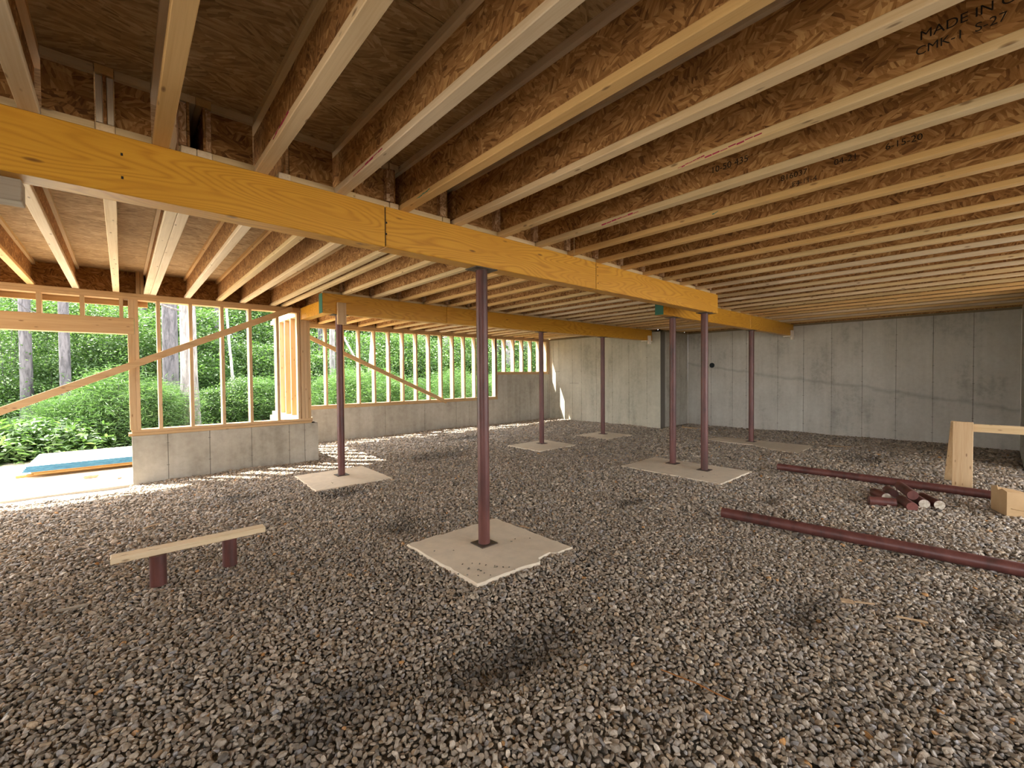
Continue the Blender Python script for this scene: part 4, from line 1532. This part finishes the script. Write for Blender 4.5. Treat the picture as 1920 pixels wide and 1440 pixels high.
def mat_pebble(name, src):
    m, nt, b = new_mat(name)
    t = NT(nt)
    at_ = t.n('ShaderNodeAttribute', attribute_name='tint', attribute_type=src)
    n_ = t.noise(t.coords(False), 1.6, 3.0, 0.6)
    col = t.mix(1.0, at_.outputs['Color'], t.ramp(n_, [(0.3, (0.72, 0.72, 0.72)), (0.7, (1.15, 1.15, 1.15))]), 'MULTIPLY')
    t.l(col, b.inputs['Base Color'])
    b.inputs['Roughness'].default_value = 0.62
    b.inputs['Specular IOR Level'].default_value = 0.35
    return m


M['pebble'] = mat_pebble('gravel_stone', 'INSTANCER')
M['pebble_own'] = mat_pebble('gravel_stone_single', 'OBJECT')
NPEB = 12
peb_me = [pebble_mesh(300 + i) for i in range(NPEB)]
peb_col = bpy.data.collections.new('gravel_stones')
for i, me in enumerate(peb_me):
    m2 = me.copy()
    m2.materials.append(M['pebble'])
    o = bpy.data.objects.new('gravel_stone_%02d' % i, m2)
    peb_col.objects.link(o)
    me.materials.append(M['pebble_own'])

# point field: jittered grid, denser near the camera
def grid_pts(x0, x1, y0, y1, d):
    gx, gy = np.meshgrid(np.arange(x0, x1, d), np.arange(y0, y1, d * 0.87))
    gx[1::2] += d * 0.5
    p = np.stack([gx.ravel(), gy.ravel()], axis=1)
    return p + rng.uniform(-0.42, 0.42, p.shape) * d


fwd = np.array([ff[0], ff[1]])
rgt = np.array([rr[0], rr[1]])


def vis(p, margin):
    """part of the floor in front of the camera, with room to step aside"""
    dep = p @ fwd
    lat = p @ rgt
    return (dep > 0.75) & (np.abs(lat) < 1.32 * dep + margin)


parts = []
for d, r_in, r_out in ((0.0195, 0.0, 4.2), (0.025, 4.2, 7.5), (0.033, 7.5, 14.0)):
    p = grid_pts(-2.6, XW2, -1.6, YF, d)
    rad = np.hypot(p[:, 0], p[:, 1])
    k_ = (rad >= r_in) & (rad < r_out) & vis(p, 0.9)
    parts.append((p[k_], np.full(k_.sum(), d)))
P2 = np.concatenate([a for a, _ in parts])
DS = np.concatenate([b_ for _, b_ in parts])
x, y = P2[:, 0], P2[:, 1]
inside = ((y < YN - 0.01) | (x > XC + 0.02)) & ((x < XW1 - 0.02) | (y < YJ - 0.02)) & ((y > YR + 0.02) | (x < XR - 0.02))
inside |= (x < 0.05) & (y < YN - 0.30 + 0.10 * np.sin(x * 5) + 0.06 * np.sin(x * 17))
inside &= ~((x < 0.05) & (y > YN - 0.25 + 0.10 * np.sin(x * 5) + 0.06 * np.sin(x * 17)))


def in_poly(px, py, poly):
    r_ = np.zeros(len(px), bool)
    n = len(poly)
    for i in range(n):
        x1, y1 = poly[i]
        x2, y2 = poly[(i + 1) % n]
        c_ = ((y1 > py) != (y2 > py)) & (px < (x2 - x1) * (py - y1) / (y2 - y1 + 1e-12) + x1)
        r_ ^= c_
    return r_


for pts_, z, lb in PADS:
    jit = rng.normal(size=(len(x), 2)) * 0.006
    inside &= ~in_poly(x + jit[:, 0], y + jit[:, 1], pts_)
P2, DS = P2[inside], DS[inside]
x, y = P2[:, 0], P2[:, 1]
N = len(x)
hz, dent_mask = bed_height(x, y)
hz = hz + rng.uniform(-0.006, 0.006, N)
for pts_, z, lb in PADS:                                   # stones lie up against the cast pads
    cx_, cy_ = np.mean([p_[0] for p_ in pts_]), np.mean([p_[1] for p_ in pts_])
    x0_, x1_ = min(p_[0] for p_ in pts_), max(p_[0] for p_ in pts_)
    y0_, y1_ = min(p_[1] for p_ in pts_), max(p_[1] for p_ in pts_)
    dd_ = np.hypot(np.maximum(0, np.abs(x - (x0_ + x1_) / 2) - (x1_ - x0_) / 2), np.maximum(0, np.abs(y - (y0_ + y1_) / 2) - (y1_ - y0_) / 2))
    k_ = np.exp(-(dd_ / 0.13) ** 2)
    hz = hz * (1 - k_) + k_ * (z - 0.014 + 0.3 * hz)
# banked up along the walls and level with the pads
size = DS * 0.70 * np.clip(rng.lognormal(0.0, 0.24, N), 0.6, 1.8)
pal = np.array([(0.215, 0.185, 0.150), (0.270, 0.235, 0.195), (0.165, 0.140, 0.112), (0.235, 0.215, 0.195), (0.330, 0.290, 0.240), (0.120, 0.108, 0.095),
                (0.260, 0.205, 0.145), (0.380, 0.345, 0.300), (0.205, 0.200, 0.205), (0.085, 0.078, 0.070), (0.330, 0.185, 0.075)])
pw = np.array([0.22, 0.18, 0.15, 0.13, 0.08, 0.08, 0.05, 0.02, 0.04, 0.02, 0.004])
ci = rng.choice(len(pal), N, p=pw / pw.sum())
colr = pal[ci] * np.array([1.52, 1.42, 1.28]) * rng.uniform(0.82, 1.2, (N, 1))
darken = np.clip(dent_mask * 1.1 + rng.normal(size=N) * 0.12, 0, 1)[:, None]
colr = colr * (1 - 0.50 * darken)  # stones get darker where the bed dips
rot = np.stack([rng.normal(size=N) * 0.45, rng.normal(size=N) * 0.45, rng.uniform(0, 6.283, N)], axis=1)
vid = rng.integers(0, NPEB, N)
crumb = []
for cx_, cy_, n_, sp in ((1.70, 2.28, 16, 0.07), (1.86, 2.22, 5, 0.05), (1.78, 2.75, 2, 0.05), (2.30, 2.45, 3, 0.08), (1.9, 5.35, 2, 0.04), (5.5, 2.5, 3, 0.1)):
    for _ in range(n_):
        crumb.append((cx_ + rng.normal() * sp, cy_ + rng.normal() * sp, 0.033))
crumb = np.array(crumb)
x, y, hz = np.append(x, crumb[:, 0]), np.append(y, crumb[:, 1]), np.append(hz, crumb[:, 2])
size = np.append(size, rng.uniform(0.004, 0.011, len(crumb)))
colr = np.concatenate([colr, rng.uniform(0.5, 1.0, (len(crumb), 1)) * np.array([[0.20, 0.17, 0.12]])])
rot = np.concatenate([rot, rng.normal(size=(len(crumb), 3)) * 0.3])
vid = np.append(vid, rng.integers(0, NPEB, len(crumb)))
N = len(x)

# the 300 nearest stones in the frame become single parts
dep = np.stack([x, y], axis=1) @ fwd
lat = np.stack([x, y], axis=1) @ rgt
vpix = 720 + 819.0 * (1.32 - 0.0213 * dep) / dep
upix = 960 + 819.0 * lat / dep
fr = (vpix < 1432) & (upix > 4) & (upix < 1916)
score = np.where(fr, size / dep, -1)
single = np.argsort(-score)[:300]
mask = np.ones(N, bool)
mask[single] = False
for i in single:
    me = peb_me[vid[i]]
    o = bpy.data.objects.new('pebble', me)
    C.objects.link(o)
    o.parent = floor
    o.location = Vector((x[i], y[i], hz[i])) - Vector(floor['_o'])
    o.rotation_euler = tuple(rot[i])
    o.scale = (size[i],) * 3
    o['tint'] = [float(c_) for c_ in colr[i]]

idx = np.nonzero(mask)[0]
gm = bpy.data.meshes.new('gravel')
gm.vertices.add(len(idx))
gm.vertices.foreach_set('co', np.stack([x[idx], y[idx], hz[idx]], axis=1).ravel().astype(np.float32))
for nm, typ, key, data in (('rot', 'FLOAT_VECTOR', 'vector', rot), ('tint', 'FLOAT_COLOR', 'color', np.concatenate([colr, np.ones((N, 1))], axis=1)),
                           ('scl', 'FLOAT', 'value', size), ('vid', 'INT', 'value', vid)):
    a = gm.attributes.new(nm, typ, 'POINT')
    a.data.foreach_set(key, np.ascontiguousarray(data[idx]).ravel().astype(np.int32 if typ == 'INT' else np.float32))
gm.update()
gobj = bpy.data.objects.new('gravel', gm)
C.objects.link(gobj)
gobj.parent = floor
gobj.location = -Vector(floor['_o'])
tag(gobj, 'grey-brown crushed stone covering the cellar floor', kind='stuff')
scatter(gobj, peb_col)

for o in bpy.data.objects:
    if '_o' in o:
        del o['_o']
